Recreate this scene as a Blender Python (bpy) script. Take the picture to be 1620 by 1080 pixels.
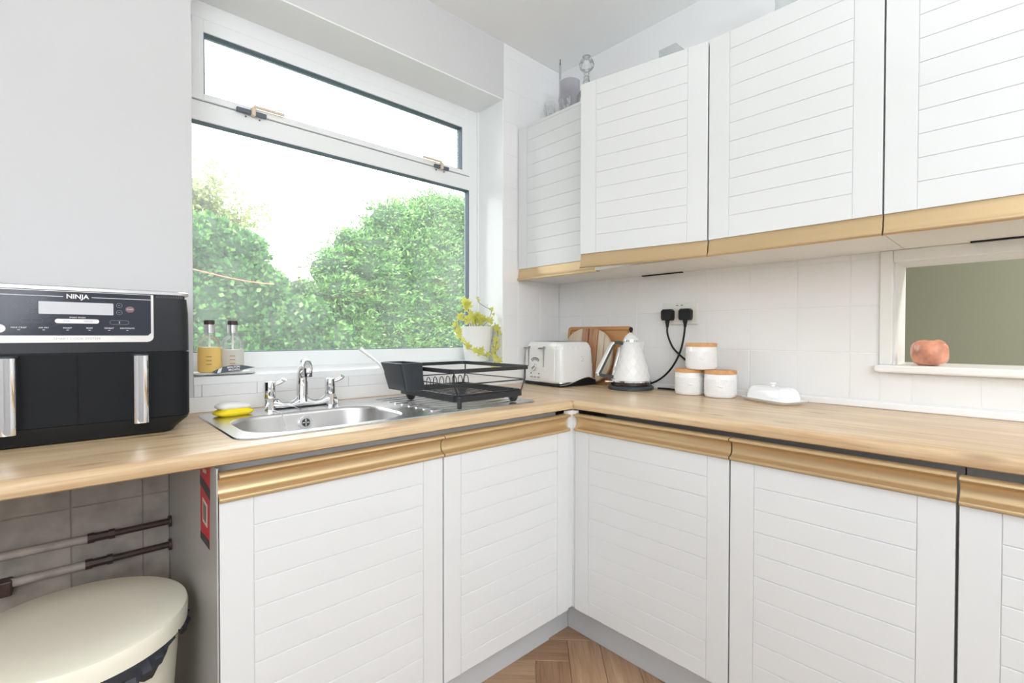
import bpy, bmesh, math, random
import numpy as np
from mathutils import Vector, Matrix
random.seed(7)
rng = np.random.default_rng(11)
sc = bpy.context.scene
for o in list(bpy.data.objects):
    bpy.data.objects.remove(o)
R = math.radians
PI = math.pi

# ------------------------------------------------------------------ camera, sky, light, exposure
cam_d = bpy.data.cameras.new('camera')
cam = bpy.data.objects.new('camera', cam_d)
sc.collection.objects.link(cam)
sc.camera = cam
cam_d.sensor_fit = 'HORIZONTAL'
cam_d.sensor_width = 36.0
cam_d.lens = 757.66 / 1620 * 36.0
cam_d.clip_start = 0.02
yaw, pitch, roll = R(42.895), R(-0.789), R(0.082)
fwd = Vector((math.sin(yaw) * math.cos(pitch), math.cos(yaw) * math.cos(pitch), math.sin(pitch)))
rt = Vector((math.cos(yaw), -math.sin(yaw), 0))
up = rt.cross(fwd)
r2 = rt * math.cos(roll) + up * math.sin(roll)
u2 = up * math.cos(roll) - rt * math.sin(roll)
cam.matrix_world = Matrix(((r2.x, u2.x, -fwd.x, -1.9421), (r2.y, u2.y, -fwd.y, -1.7201), (r2.z, u2.z, -fwd.z, 1.1388), (0, 0, 0, 1)))

w = bpy.data.worlds.new('overcast_sky')
sc.world = w
w.use_nodes = True
bg = w.node_tree.nodes['Background']
bg.inputs[0].default_value = (0.95, 0.98, 1.0, 1)
bg.inputs[1].default_value = 6.0

sc.view_settings.view_transform = 'Standard'
sc.view_settings.look = 'None'
sc.view_settings.gamma = 1.0
sc.view_settings.use_curve_mapping = False
sc.view_settings.exposure = 0.13
sc.cycles.max_bounces = 10
sc.cycles.diffuse_bounces = 6
sc.cycles.transparent_max_bounces = 24
sc.cycles.sample_clamp_indirect = 8

def area_light(name, loc, size, power, rot=(0, 0, 0), color=(1, 1, 1)):
    d = bpy.data.lights.new(name, 'AREA')
    d.shape = 'DISK'
    d.size = size
    d.energy = power
    d.color = color
    o = bpy.data.objects.new(name, d)
    o.location = loc
    o.rotation_euler = rot
    sc.collection.objects.link(o)
    return o
FILL_TINT = (0.935, 0.985, 1.05)
area_light('room_fill', (-2.7, -4.5, 1.85), 1.6, 30, rot=(R(103), 0, R(-25)), color=FILL_TINT)  # added fill light far behind the camera, not a real fixture
area_light('side_fill', (-3.2, -2.8, 1.85), 1.5, 22, rot=(R(103), 0, R(-50)), color=FILL_TINT)  # added fill from the left behind the camera, evens out the room
area_light('ceiling_fill', (-1.5, -3.0, 1.8), 0.5, 52, rot=(PI, 0, 0), color=FILL_TINT)  # added fill aimed upward to brighten the ceiling, no fixture there
area_light('hatch_room_fill', (1.0, -3.2, 2.45), 0.5, 62, color=(1.0, 0.98, 0.94))  # added light to brighten the room seen through the hatch

# ------------------------------------------------------------------ materials
MATS = {}
def srgb(r, g, b):
    f = lambda c: (c / 255 / 12.92) if c / 255 <= 0.04045 else ((c / 255 + 0.055) / 1.055) ** 2.4
    return (f(r), f(g), f(b), 1)
def mat(name, col, rough=0.5, metal=0.0, spec=0.5, bump=0.0, bscale=80, var=0.0, vscale=6, coat=0.0):
    if name in MATS:
        return MATS[name]
    m = bpy.data.materials.new(name)
    m.use_nodes = True
    nt = m.node_tree
    b = nt.nodes['Principled BSDF']
    b.inputs['Base Color'].default_value = col
    b.inputs['Roughness'].default_value = rough
    b.inputs['Metallic'].default_value = metal
    b.inputs['Specular IOR Level'].default_value = spec
    if coat:
        b.inputs['Coat Weight'].default_value = coat
        b.inputs['Coat Roughness'].default_value = 0.08
    if bump or var:
        tc = nt.nodes.new('ShaderNodeTexCoord')
        n = nt.nodes.new('ShaderNodeTexNoise')
        n.inputs['Scale'].default_value = bscale
        n.inputs['Detail'].default_value = 4
        nt.links.new(tc.outputs['Object'], n.inputs['Vector'])
        if bump:
            bp = nt.nodes.new('ShaderNodeBump')
            bp.inputs['Strength'].default_value = bump
            bp.inputs['Distance'].default_value = 0.002
            nt.links.new(n.outputs['Fac'], bp.inputs['Height'])
            nt.links.new(bp.outputs['Normal'], b.inputs['Normal'])
        if var:
            n2 = nt.nodes.new('ShaderNodeTexNoise')
            n2.inputs['Scale'].default_value = vscale
            n2.inputs['Detail'].default_value = 5
            nt.links.new(tc.outputs['Object'], n2.inputs['Vector'])
            cr = nt.nodes.new('ShaderNodeValToRGB')
            cr.color_ramp.elements[0].position = 0.3
            cr.color_ramp.elements[1].position = 0.7
            lo = [max(0, c * (1 - var)) for c in col[:3]] + [1]
            hi = [min(1, c * (1 + var)) for c in col[:3]] + [1]
            cr.color_ramp.elements[0].color = lo
            cr.color_ramp.elements[1].color = hi
            nt.links.new(n2.outputs['Fac'], cr.inputs['Fac'])
            nt.links.new(cr.outputs['Color'], b.inputs['Base Color'])
    MATS[name] = m
    return m

def wood(name, light, dark, axis=0, scale=1.0, rough=0.4, knots=0.0, spec=0.5, contrast=1.0, rot=0.0):
    m = bpy.data.materials.new(name)
    m.use_nodes = True
    nt = m.node_tree
    N = nt.nodes.new
    L = nt.links.new
    b = nt.nodes['Principled BSDF']
    b.inputs['Roughness'].default_value = rough
    b.inputs['Specular IOR Level'].default_value = spec
    tc = N('ShaderNodeTexCoord')
    mp = N('ShaderNodeMapping')
    s = [22.0 * scale] * 3
    s[axis] = 1.6 * scale
    mp.inputs['Scale'].default_value = s
    mp.inputs['Rotation'].default_value = (0, 0, rot)
    L(tc.outputs['Object'], mp.inputs['Vector'])
    n1 = N('ShaderNodeTexNoise')
    n1.inputs['Scale'].default_value = 1.0
    n1.inputs['Detail'].default_value = 8
    n1.inputs['Roughness'].default_value = 0.65
    n1.inputs['Distortion'].default_value = 0.6
    L(mp.outputs['Vector'], n1.inputs['Vector'])
    mp2 = N('ShaderNodeMapping')
    s2 = [160.0 * scale] * 3
    s2[axis] = 4.0 * scale
    mp2.inputs['Scale'].default_value = s2
    mp2.inputs['Rotation'].default_value = (0, 0, rot)
    L(tc.outputs['Object'], mp2.inputs['Vector'])
    n2 = N('ShaderNodeTexNoise')
    n2.inputs['Scale'].default_value = 1.0
    n2.inputs['Detail'].default_value = 3
    L(mp2.outputs['Vector'], n2.inputs['Vector'])
    ad = N('ShaderNodeMath')
    ad.operation = 'MULTIPLY_ADD'
    L(n2.outputs['Fac'], ad.inputs[0])
    ad.inputs[1].default_value = 0.35
    L(n1.outputs['Fac'], ad.inputs[2])
    cr = N('ShaderNodeValToRGB')
    cr.color_ramp.elements[0].position = 0.67 - 0.22 / contrast
    cr.color_ramp.elements[1].position = 0.67 + 0.18 / contrast
    cr.color_ramp.elements[0].color = dark
    cr.color_ramp.elements[1].color = light
    L(ad.outputs[0], cr.inputs['Fac'])
    out = cr.outputs['Color']
    if knots:
        mp3 = N('ShaderNodeMapping')
        s3 = [9.0] * 3
        s3[axis] = 2.6
        mp3.inputs['Scale'].default_value = s3
        L(tc.outputs['Object'], mp3.inputs['Vector'])
        v = N('ShaderNodeTexVoronoi')
        v.inputs['Scale'].default_value = 1.0
        L(mp3.outputs['Vector'], v.inputs['Vector'])
        kr = N('ShaderNodeValToRGB')
        kr.color_ramp.elements[0].position = 0.03
        kr.color_ramp.elements[0].color = (1, 1, 1, 1)
        kr.color_ramp.elements[1].position = 0.13
        kr.color_ramp.elements[1].color = (0, 0, 0, 1)
        L(v.outputs['Distance'], kr.inputs['Fac'])
        mu = N('ShaderNodeMath')
        mu.operation = 'MULTIPLY'
        mu.inputs[1].default_value = knots
        L(kr.outputs['Color'], mu.inputs[0])
        mx = N('ShaderNodeMixRGB')
        mx.inputs['Color2'].default_value = [c * 0.45 for c in dark[:3]] + [1]
        L(mu.outputs[0], mx.inputs['Fac'])
        L(out, mx.inputs['Color1'])
        out = mx.outputs['Color']
    L(out, b.inputs['Base Color'])
    bp = N('ShaderNodeBump')
    bp.inputs['Strength'].default_value = 0.06
    bp.inputs['Distance'].default_value = 0.001
    L(n2.outputs['Fac'], bp.inputs['Height'])
    L(bp.outputs['Normal'], b.inputs['Normal'])
    MATS[name] = m
    return m

def glass(name, tint=(1, 1, 1, 1), film=0.0, filmcol=(0.9, 0.95, 0.95, 1), gloss=1.0, rough=0.02):
    """thin clear sheet or wall: clear body, Fresnel reflection and a pale film that scatters light like a haze"""
    m = bpy.data.materials.new(name)
    m.use_nodes = True
    nt = m.node_tree
    nt.nodes.clear()
    N = nt.nodes.new
    L = nt.links.new
    out = N('ShaderNodeOutputMaterial')
    tr = N('ShaderNodeBsdfTransparent')
    tr.inputs['Color'].default_value = tint
    gl = N('ShaderNodeBsdfGlossy')
    gl.inputs['Roughness'].default_value = rough
    fr = N('ShaderNodeFresnel')
    fr.inputs['IOR'].default_value = 1.45
    mu = N('ShaderNodeMath')
    mu.operation = 'MULTIPLY'
    mu.inputs[1].default_value = gloss
    L(fr.outputs[0], mu.inputs[0])
    mx = N('ShaderNodeMixShader')
    L(mu.outputs[0], mx.inputs[0])
    L(tr.outputs[0], mx.inputs[1])
    L(gl.outputs[0], mx.inputs[2])
    last = mx
    if film:
        tl = N('ShaderNodeBsdfTranslucent')
        tl.inputs['Color'].default_value = filmcol
        tc = N('ShaderNodeTexCoord')
        nz = N('ShaderNodeTexNoise')
        nz.inputs['Scale'].default_value = 2.2
        nz.inputs['Detail'].default_value = 3
        L(tc.outputs['Object'], nz.inputs['Vector'])
        ml = N('ShaderNodeMapRange')
        ml.inputs['From Min'].default_value = 0.3
        ml.inputs['From Max'].default_value = 0.7
        ml.inputs['To Min'].default_value = film * 0.6
        ml.inputs['To Max'].default_value = film * 1.4
        L(nz.outputs['Fac'], ml.inputs['Value'])
        m2 = N('ShaderNodeMixShader')
        L(ml.outputs[0], m2.inputs[0])
        L(mx.outputs[0], m2.inputs[1])
        L(tl.outputs[0], m2.inputs[2])
        last = m2
    L(last.outputs[0], out.inputs['Surface'])
    MATS[name] = m
    return m

def leafmat(name, cols, trans=0.35, rough=0.5):
    m = bpy.data.materials.new(name)
    m.use_nodes = True
    nt = m.node_tree
    N = nt.nodes.new
    L = nt.links.new
    b = nt.nodes['Principled BSDF']
    b.inputs['Roughness'].default_value = rough
    b.inputs['Specular IOR Level'].default_value = 0.3
    g = N('ShaderNodeNewGeometry')
    cr = N('ShaderNodeValToRGB')
    while len(cr.color_ramp.elements) < len(cols):
        cr.color_ramp.elements.new(0.5)
    for i, c in enumerate(cols):
        cr.color_ramp.elements[i].position = i / max(1, len(cols) - 1)
        cr.color_ramp.elements[i].color = c
    L(g.outputs['Random Per Island'], cr.inputs['Fac'])
    L(cr.outputs['Color'], b.inputs['Base Color'])
    t = N('ShaderNodeBsdfTranslucent')
    L(cr.outputs['Color'], t.inputs['Color'])
    mx = N('ShaderNodeMixShader')
    mx.inputs[0].default_value = trans
    L(b.outputs[0], mx.inputs[1])
    L(t.outputs[0], mx.inputs[2])
    L(mx.outputs[0], nt.nodes['Material Output'].inputs['Surface'])
    MATS[name] = m
    return m

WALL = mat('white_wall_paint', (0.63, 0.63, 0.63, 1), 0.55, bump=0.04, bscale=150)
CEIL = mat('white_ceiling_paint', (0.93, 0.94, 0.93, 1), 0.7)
WALL_LIFTED = mat('lightened_wall_paint', (0.80, 0.80, 0.80, 1), 0.5)  # wall paint lightened to make up for weak light on the right wall
TILE = mat('white_painted_tile', (0.83, 0.83, 0.825, 1), 0.22, bump=0.05, bscale=18)
GROUT = mat('grout', (0.80, 0.80, 0.79, 1), 0.5)
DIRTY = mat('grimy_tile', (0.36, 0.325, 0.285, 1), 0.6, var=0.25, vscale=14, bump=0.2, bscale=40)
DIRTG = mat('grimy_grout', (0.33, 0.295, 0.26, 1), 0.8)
DOOR = mat('white_satin_door', (0.735, 0.745, 0.74, 1), 0.27, bump=0.06, bscale=60)
CARC = mat('white_melamine', (0.80, 0.80, 0.79, 1), 0.4)
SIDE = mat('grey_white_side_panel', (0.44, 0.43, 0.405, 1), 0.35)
PLINTH = mat('grey_plinth', (0.60, 0.62, 0.63, 1), 0.45)
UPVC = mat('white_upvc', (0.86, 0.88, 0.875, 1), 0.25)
GASK = mat('dark_gasket', (0.10, 0.14, 0.18, 1), 0.5)
GOLD = mat('brushed_gold', (0.66, 0.49, 0.28, 1), 0.33, metal=0.7, bump=0.05, bscale=300)
BLACK = mat('black_plastic', (0.010, 0.011, 0.013, 1), 0.42, spec=0.35, bump=0.05, bscale=400)
BLACKG = mat('black_gloss_panel', (0.03, 0.035, 0.05, 1), 0.12)
DARKGREY = mat('dark_grey_plastic', (0.035, 0.042, 0.05, 1), 0.4)
RACKM = mat('black_powder_coat', (0.02, 0.022, 0.026, 1), 0.38)
SILVER = mat('silver_trim', (0.75, 0.75, 0.76, 1), 0.28, metal=0.9)
CHROME = mat('chrome', (0.86, 0.87, 0.89, 1), 0.06, metal=1.0)
STEEL = mat('brushed_steel', (0.66, 0.66, 0.66, 1), 0.24, metal=1.0, bump=0.03, bscale=260)
STEELR = mat('steel_bowl', (0.62, 0.61, 0.60, 1), 0.36, metal=1.0)
WGLOSS = mat('white_gloss_enamel', (0.86, 0.86, 0.84, 1), 0.14)
WCERAM = mat('white_ceramic', (0.87, 0.87, 0.86, 1), 0.3)
WPORC = mat('white_porcelain', (0.86, 0.88, 0.89, 1), 0.08)
PRINTW = mat('white_print', (0.85, 0.85, 0.85, 1), 0.5)
PRINTG = mat('grey_print', (0.32, 0.32, 0.33, 1), 0.5)
PRINTD = mat('dim_grey_print', (0.16, 0.17, 0.19, 1), 0.5)
PRINTB = mat('black_print', (0.05, 0.05, 0.05, 1), 0.5)
DISP = mat('grey_display', (0.60, 0.61, 0.64, 1), 0.25)
CREAM = mat('cream_plastic', (0.86, 0.84, 0.70, 1), 0.38)
BAG = mat('black_bin_bag', (0.03, 0.035, 0.045, 1), 0.28)
PIPEW = mat('painted_pipe', (0.42, 0.38, 0.34, 1), 0.5, var=0.2, vscale=20)
PIPED = mat('tarnished_copper', (0.06, 0.035, 0.028, 1), 0.45, var=0.4, vscale=30)
RED = mat('red_sticker', (0.62, 0.03, 0.05, 1), 0.35)
OFFW = mat('cream_print', (0.70, 0.62, 0.50, 1), 0.5)
YEL = mat('yellow_sponge', (0.90, 0.70, 0.02, 1), 0.7, bump=0.3, bscale=300)
SCOUR = mat('white_scourer', (0.82, 0.82, 0.78, 1), 0.8, bump=0.5, bscale=350)
OAK = wood('oak_worktop', srgb(222, 199, 162), srgb(184, 148, 108), axis=0, knots=0.75, rough=0.35, scale=1.1)
OAKR = wood('oak_worktop_return', srgb(220, 197, 161), srgb(180, 146, 110), axis=1, knots=0.75, rough=0.3, scale=1.1)
FLOORW = [wood('floor_oak_%d' % i, l, d, axis=0, scale=1.4, rough=0.45) for i, (l, d) in enumerate(((srgb(186, 152, 120), srgb(140, 104, 76)), (srgb(176, 140, 110), srgb(128, 94, 68)), (srgb(192, 160, 128), srgb(150, 114, 86))))]
BAMBOO = wood('bamboo_lid', srgb(222, 172, 116), srgb(198, 142, 88), axis=0, scale=2, rough=0.45)
BEECH = wood('beech_board', srgb(214, 164, 108), srgb(190, 134, 82), axis=1, rough=0.5)
PALEW = wood('pale_board', srgb(226, 212, 190), srgb(204, 184, 156), axis=2, rough=0.5)
DARKW = wood('acacia_board', srgb(206, 160, 124), srgb(160, 108, 78), axis=2, rough=0.5)
SALT = mat('pink_rock_salt', (0.74, 0.33, 0.22, 1), 0.2, var=0.45, vscale=22, bump=0.3, bscale=30)
SALT.node_tree.nodes['Principled BSDF'].inputs['Subsurface Weight'].default_value = 0.35
SALT.node_tree.nodes['Principled BSDF'].inputs['Subsurface Radius'].default_value = (0.02, 0.008, 0.005)
SAGE = mat('sage_wall_paint', (0.36, 0.375, 0.29, 1), 0.6)
PANE = glass('window_glass', film=0.045)  # pale film imitates the veil of reflections on the panes
CLEAR = glass('clear_plastic', tint=(0.985, 0.99, 0.99, 1), film=0.07, gloss=0.7)
CUTG = glass('cut_glass', tint=(0.98, 0.985, 0.98, 1), film=0.12, gloss=0.9)
SMOKE = glass('smoked_glass', tint=(0.93, 0.925, 0.94, 1), film=0.45, filmcol=(0.78, 0.77, 0.80, 1), gloss=0.4)
AMBER = leafmat('orange_soap', [(1.0, 0.60, 0.004, 1)], 0.1, 0.35)
LOTION = leafmat('white_lotion', [(0.88, 0.85, 0.78, 1)], 0.5, 0.3)
SLATE = mat('slate_card', (0.06, 0.08, 0.10, 1), 0.4)
SOIL = mat('potting_soil', (0.05, 0.035, 0.025, 1), 0.9, bump=0.5, bscale=90)
LEAFY = leafmat('yellow_green_ivy', [srgb(206, 214, 60), srgb(160, 200, 40), srgb(226, 214, 130), srgb(120, 190, 50)], 0.45)
STEM = mat('brown_stem', (0.22, 0.13, 0.06, 1), 0.7)
HEDGE = leafmat('conifer_green', [srgb(70, 122, 60), srgb(140, 188, 104), srgb(54, 98, 62), srgb(112, 168, 92), srgb(190, 216, 146)], 0.3)
IVY = leafmat('broadleaf_green', [srgb(58, 104, 56), srgb(110, 160, 84), srgb(40, 80, 54), srgb(82, 134, 74), srgb(150, 182, 114)], 0.3)
TREEL = leafmat('pale_leaf', [srgb(132, 149, 84), srgb(158, 163, 105), srgb(105, 128, 70)], 0.4)
YSHRUB = leafmat('yellow_shrub', [srgb(172, 167, 79), srgb(132, 154, 70), srgb(188, 167, 96)], 0.4)
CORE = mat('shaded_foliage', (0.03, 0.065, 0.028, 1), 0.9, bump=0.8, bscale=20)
BARK = mat('bark', (0.16, 0.12, 0.08, 1), 0.9, bump=0.6, bscale=30)
LAWN = mat('lawn', (0.12, 0.22, 0.07, 1), 0.9, var=0.3, vscale=3)
BOUNCE = mat('bounce_paving', (0.66, 0.65, 0.62, 1), 0.8, var=0.1, vscale=3)
ROPE = mat('red_line', (0.55, 0.16, 0.10, 1), 0.6)

# ------------------------------------------------------------------ mesh helpers
class MB:
    """collects closed shapes; build() links them as ONE mesh object"""
    def __init__(s):
        s.v = []
        s.f = []
    def add(s, vs, fs):
        n = len(s.v)
        s.v += [tuple(v) for v in vs]
        s.f += [tuple(i + n for i in f) for f in fs]
        return s
    def bm(s, b):
        b.verts.index_update()
        s.add([v.co[:] for v in b.verts], [[v.index for v in f.verts] for f in b.faces])
        b.free()
        return s
    def box(s, x0, x1, y0, y1, z0, z1, bev=0.0, seg=2):
        x0, x1 = min(x0, x1), max(x0, x1)
        y0, y1 = min(y0, y1), max(y0, y1)
        z0, z1 = min(z0, z1), max(z0, z1)
        b = bmesh.new()
        bmesh.ops.create_cube(b, size=1)
        for v in b.verts:
            v.co = ((x0 + x1) / 2 + v.co.x * (x1 - x0), (y0 + y1) / 2 + v.co.y * (y1 - y0), (z0 + z1) / 2 + v.co.z * (z1 - z0))
        if bev:
            bmesh.ops.bevel(b, geom=list(b.edges), offset=bev, segments=seg, affect='EDGES', profile=0.5)
        return s.bm(b)
    def prism(s, poly, a0, a1, fn):
        """poly: 2D outline; fn(p, q, a) -> 3D; extruded from a0 to a1"""
        n = len(poly)
        vs = [fn(p, q, a0) for p, q in poly] + [fn(p, q, a1) for p, q in poly]
        fs = [(i, (i + 1) % n, n + (i + 1) % n, n + i) for i in range(n)]
        fs += [tuple(range(n)), tuple(range(n, 2 * n))]
        return s.add(vs, fs)
    def loft(s, rings, cap0=True, cap1=True, closed=True):
        n = len(rings[0])
        vs = [p for r in rings for p in r]
        fs = []
        for k in range(len(rings) - 1):
            for i in range(n if closed else n - 1):
                j = (i + 1) % n
                fs.append((k * n + i, k * n + j, (k + 1) * n + j, (k + 1) * n + i))
        if cap0:
            fs.append(tuple(range(n - 1, -1, -1)))
        if cap1:
            fs.append(tuple((len(rings) - 1) * n + i for i in range(n)))
        return s.add(vs, fs)
    def lathe(s, prof, c=(0, 0, 0), seg=40, cap0=True, cap1=True):
        rings = [[(c[0] + r * math.cos(2 * PI * i / seg), c[1] + r * math.sin(2 * PI * i / seg), c[2] + z) for i in range(seg)] for r, z in prof]
        return s.loft(rings, cap0, cap1)
    def tube(s, pts, r, seg=8, closed=False):
        pts = [Vector(p) for p in pts]
        n = len(pts)
        rings = []
        prev = None
        for i, p in enumerate(pts):
            if closed:
                t = pts[(i + 1) % n] - pts[i - 1]
            else:
                t = pts[min(i + 1, n - 1)] - pts[max(i - 1, 0)]
            t.normalize()
            if prev is None:
                a = Vector((0, 0, 1)) if abs(t.z) < 0.9 else Vector((1, 0, 0))
                nn = t.cross(a).normalized()
            else:
                nn = (prev - t * prev.dot(t))
                nn = nn.normalized() if nn.length > 1e-6 else t.orthogonal().normalized()
            prev = nn
            bb = t.cross(nn)
            rr = r[i] if isinstance(r, (list, tuple)) else r
            rings.append([tuple(p + nn * (rr * math.cos(2 * PI * k / seg)) + bb * (rr * math.sin(2 * PI * k / seg))) for k in range(seg)])
        if closed:
            rings.append(rings[0])
            return s.loft(rings, False, False)
        return s.loft(rings)
    def xform(s, m):
        s.v = [tuple(m @ Vector(v)) for v in s.v]
        return s

def rrect(w, d, r, seg=6, cx=0, cy=0):
    pts = []
    for (sx, sy, a0) in ((1, 1, 0), (-1, 1, 90), (-1, -1, 180), (1, -1, 270)):
        for k in range(seg + 1):
            a = R(a0 + 90 * k / seg)
            pts.append((cx + sx * (w / 2 - r) + r * math.cos(a), cy + sy * (d / 2 - r) + r * math.sin(a)))
    return pts

def spline(pts, n=10, closed=False):
    P = [Vector(p) for p in pts]
    out = []
    m = len(P)
    for i in range(m if closed else m - 1):
        if closed:
            p0, p1, p2, p3 = P[i - 1], P[i], P[(i + 1) % m], P[(i + 2) % m]
        else:
            p0, p1, p2, p3 = P[max(i - 1, 0)], P[i], P[i + 1], P[min(i + 2, m - 1)]
        for k in range(n):
            t = k / n
            out.append(0.5 * ((2 * p1) + (p2 - p0) * t + (2 * p0 - 5 * p1 + 4 * p2 - p3) * t * t + (3 * p1 - p0 - 3 * p2 + p3) * t ** 3))
    if not closed:
        out.append(P[-1])
    return out

BASE = {}
def base_of(o):
    while o.parent is not None:
        o = o.parent
    return BASE.get(o.name, Vector((0, 0, 0)))
def obj(name, mb, m, parent=None, world=True, smooth=None, recalc=True, origin=None):
    """links the collected shapes as one mesh; world=True: vertices are in world coordinates"""
    me = bpy.data.meshes.new(name)
    off = Vector((0, 0, 0))
    if parent is not None and world:
        off = base_of(parent)
    if parent is None and origin is not None:
        off = Vector(origin)
    me.from_pydata([tuple(Vector(v) - off) for v in mb.v], [], mb.f)
    if recalc:
        b = bmesh.new()
        b.from_mesh(me)
        bmesh.ops.recalc_face_normals(b, faces=list(b.faces))
        b.to_mesh(me)
        b.free()
    if smooth:
        me.shade_smooth()
        me.set_sharp_from_angle(angle=R(smooth))
    me.materials.append(m)
    o = bpy.data.objects.new(name, me)
    sc.collection.objects.link(o)
    if parent is not None:
        o.parent = parent
    if origin is not None and parent is None:
        o.location = origin
        BASE[o.name] = Vector(origin)
    return o
def tag(o, label, cat, group=None):
    o['label'] = label
    o['category'] = cat
    if group:
        o['group'] = group
    return o
def thing(name, label, cat, loc=(0, 0, 0), rotz=0.0, group=None):
    o = bpy.data.objects.new(name, None)
    o.empty_display_size = 0.05
    o.location = loc
    o.rotation_euler = (0, 0, rotz)
    sc.collection.objects.link(o)
    BASE[o.name] = Vector(loc)
    return tag(o, label, cat, group)
def struct(name, mb, m, parent=None, smooth=None):
    o = obj(name, mb, m, parent, smooth=smooth)
    if parent is None:
        o['kind'] = 'structure'
    return o
def linkcopy(o, parent=None, loc=None):
    c = o.copy()
    sc.collection.objects.link(c)
    if parent is not None:
        c.parent = parent
    if loc is not None:
        c.location = loc
    return c
def text(name, s, size, m, parent, mtx, world=True, align='CENTER', depth=0.0003, bold=0.0):
    cu = bpy.data.curves.new(name, 'FONT')
    cu.body = s
    cu.size = size
    cu.align_x = align
    cu.align_y = 'CENTER'
    cu.extrude = depth
    cu.offset = bold
    cu.resolution_u = 3
    t = bpy.data.objects.new(name, cu)
    sc.collection.objects.link(t)
    bpy.context.view_layer.update()
    dg = bpy.context.evaluated_depsgraph_get()
    me = bpy.data.meshes.new_from_object(t.evaluated_get(dg))
    bpy.data.objects.remove(t)
    off = base_of(parent) if world else Vector((0, 0, 0))
    me.transform(Matrix.Translation(-off) @ mtx)
    me.materials.clear()
    me.materials.append(m)
    o = bpy.data.objects.new(name, me)
    sc.collection.objects.link(o)
    o.parent = parent
    return o
def face_mtx(loc, right, upv):
    r = Vector(right).normalized()
    u = Vector(upv).normalized()
    n = r.cross(u)
    return Matrix(((r.x, u.x, n.x, loc[0]), (r.y, u.y, n.y, loc[1]), (r.z, u.z, n.z, loc[2]), (0, 0, 0, 1)))

# ------------------------------------------------------------------ the room
HC = 2.535
WX0, WX1, WZ0, WZ1 = -1.662, -0.4007, 1.010, 2.2655
b = MB()
b.box(-3.6, WX0, 0.0, 0.29, 0, HC)
b.box(WX1, 0.2, 0.006, 0.29, 0, HC)
b.box(WX0, WX1, 0.0, 0.29, 0, 0.985)
b.box(WX0, WX1, 0.0, 0.29, WZ1, HC)
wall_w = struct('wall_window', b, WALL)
# tiles right of the window, floor-to-ceiling, and the dirty ones below the worktop
rows = [0.926 + 0.155 * k for k in range(11)]
xe = [WX1, -0.303, -0.150, 0.0]
for i in range(3):
    for z0 in rows:
        z1 = min(z0 + 0.155, HC)
        if z0 >= HC - 0.01:
            continue
        t = MB().box(xe[i] + 0.0008, xe[i + 1] - 0.0008, -0.0005, 0.0075, z0 + 0.0008, z1 - 0.0008, 0.0012, 1)
        obj('tile', t, TILE, wall_w)
g = MB().box(WX1 + 0.002, 0, 0.0004, 0.008, 0.87, HC)
obj('grout_bed', g, GROUT, wall_w)
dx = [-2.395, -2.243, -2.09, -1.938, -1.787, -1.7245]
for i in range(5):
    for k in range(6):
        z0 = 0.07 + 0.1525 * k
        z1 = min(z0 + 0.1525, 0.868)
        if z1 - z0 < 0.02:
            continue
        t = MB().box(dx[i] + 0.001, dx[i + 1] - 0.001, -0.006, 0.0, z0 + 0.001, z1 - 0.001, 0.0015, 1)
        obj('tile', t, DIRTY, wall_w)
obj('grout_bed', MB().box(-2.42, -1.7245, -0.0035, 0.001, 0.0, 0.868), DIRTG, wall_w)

# right wall with the serving hatch
HY0, HY1, HZ0, HZ1 = -1.432, -2.25, 1.045, 1.372
b = MB()
b.box(0.006, 0.18, HY0, 0.3, 0, HC)
b.box(0.006, 0.18, -5.2, HY1, 0, HC)
b.box(0.006, 0.18, HY1, HY0, 0, 1.02)
b.box(0.006, 0.18, HY1, HY0, HZ1, HC)
wall_r = struct('wall_right', b, WALL_LIFTED)
obj('grout_bed', MB().box(0.0005, 0.0068, -1.393, 0.0, 0.88, 1.50), GROUT, wall_r)
obj('grout_bed', MB().box(0.0005, 0.0068, -2.3, -1.393, 0.88, 1.02), GROUT, wall_r)
ye = [0, -0.155, -0.320, -0.485, -0.650, -0.816, -0.986, -1.151, -1.311, -1.393]
zt = [0.926, 1.081, 1.236, 1.391, 1.47]
def tile_r(y0, y1, z0, z1):
    obj('tile', MB().box(-0.0005, 0.0065, y1 + 0.0009, y0 - 0.0009, z0 + 0.0009, z1 - 0.0009, 0.0014, 1), TILE, wall_r)
for i in range(9):
    for k in range(4):
        tile_r(ye[i], ye[i + 1], zt[k], zt[k + 1])
for y0, y1 in ((-1.393, -1.475), (-1.475, -1.630), (-1.630, -1.785), (-1.785, -1.94)):
    tile_r(y0, y1, 0.926, 1.019)
struct('trim_1', MB().box(-0.014, 0.0, -2.4, 0.0, 0.9, 0.9225, 0.004), mat('white_sealant_strip', (0.86, 0.86, 0.86, 1), 0.3))
struct('trim_2', MB().box(WX0 - 0.5, WX1, -0.006, 0.0, 0.9, 0.947, 0.002), TILE)
for k in range(9):
    x0 = max(WX0, WX0 + 0.02 + (k - 1) * 0.155)
    x1 = min(WX1, WX0 + 0.02 + k * 0.155)
    if x1 - x0 > 0.01:
        obj('tile', MB().box(x0 + 0.0006, x1 - 0.0006, -0.004, 0.0, 0.9475, 0.9845, 0.001, 1), TILE, wall_w)
struct('trim_6', MB().box(WX1 - 0.0065, WX1 + 0.001, -0.001, 0.2, 1.0, WZ1, 0.002).box(WX0, WX1, -0.001, 0.2, WZ1 - 0.004, WZ1 + 0.002, 0.001), UPVC)
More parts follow.
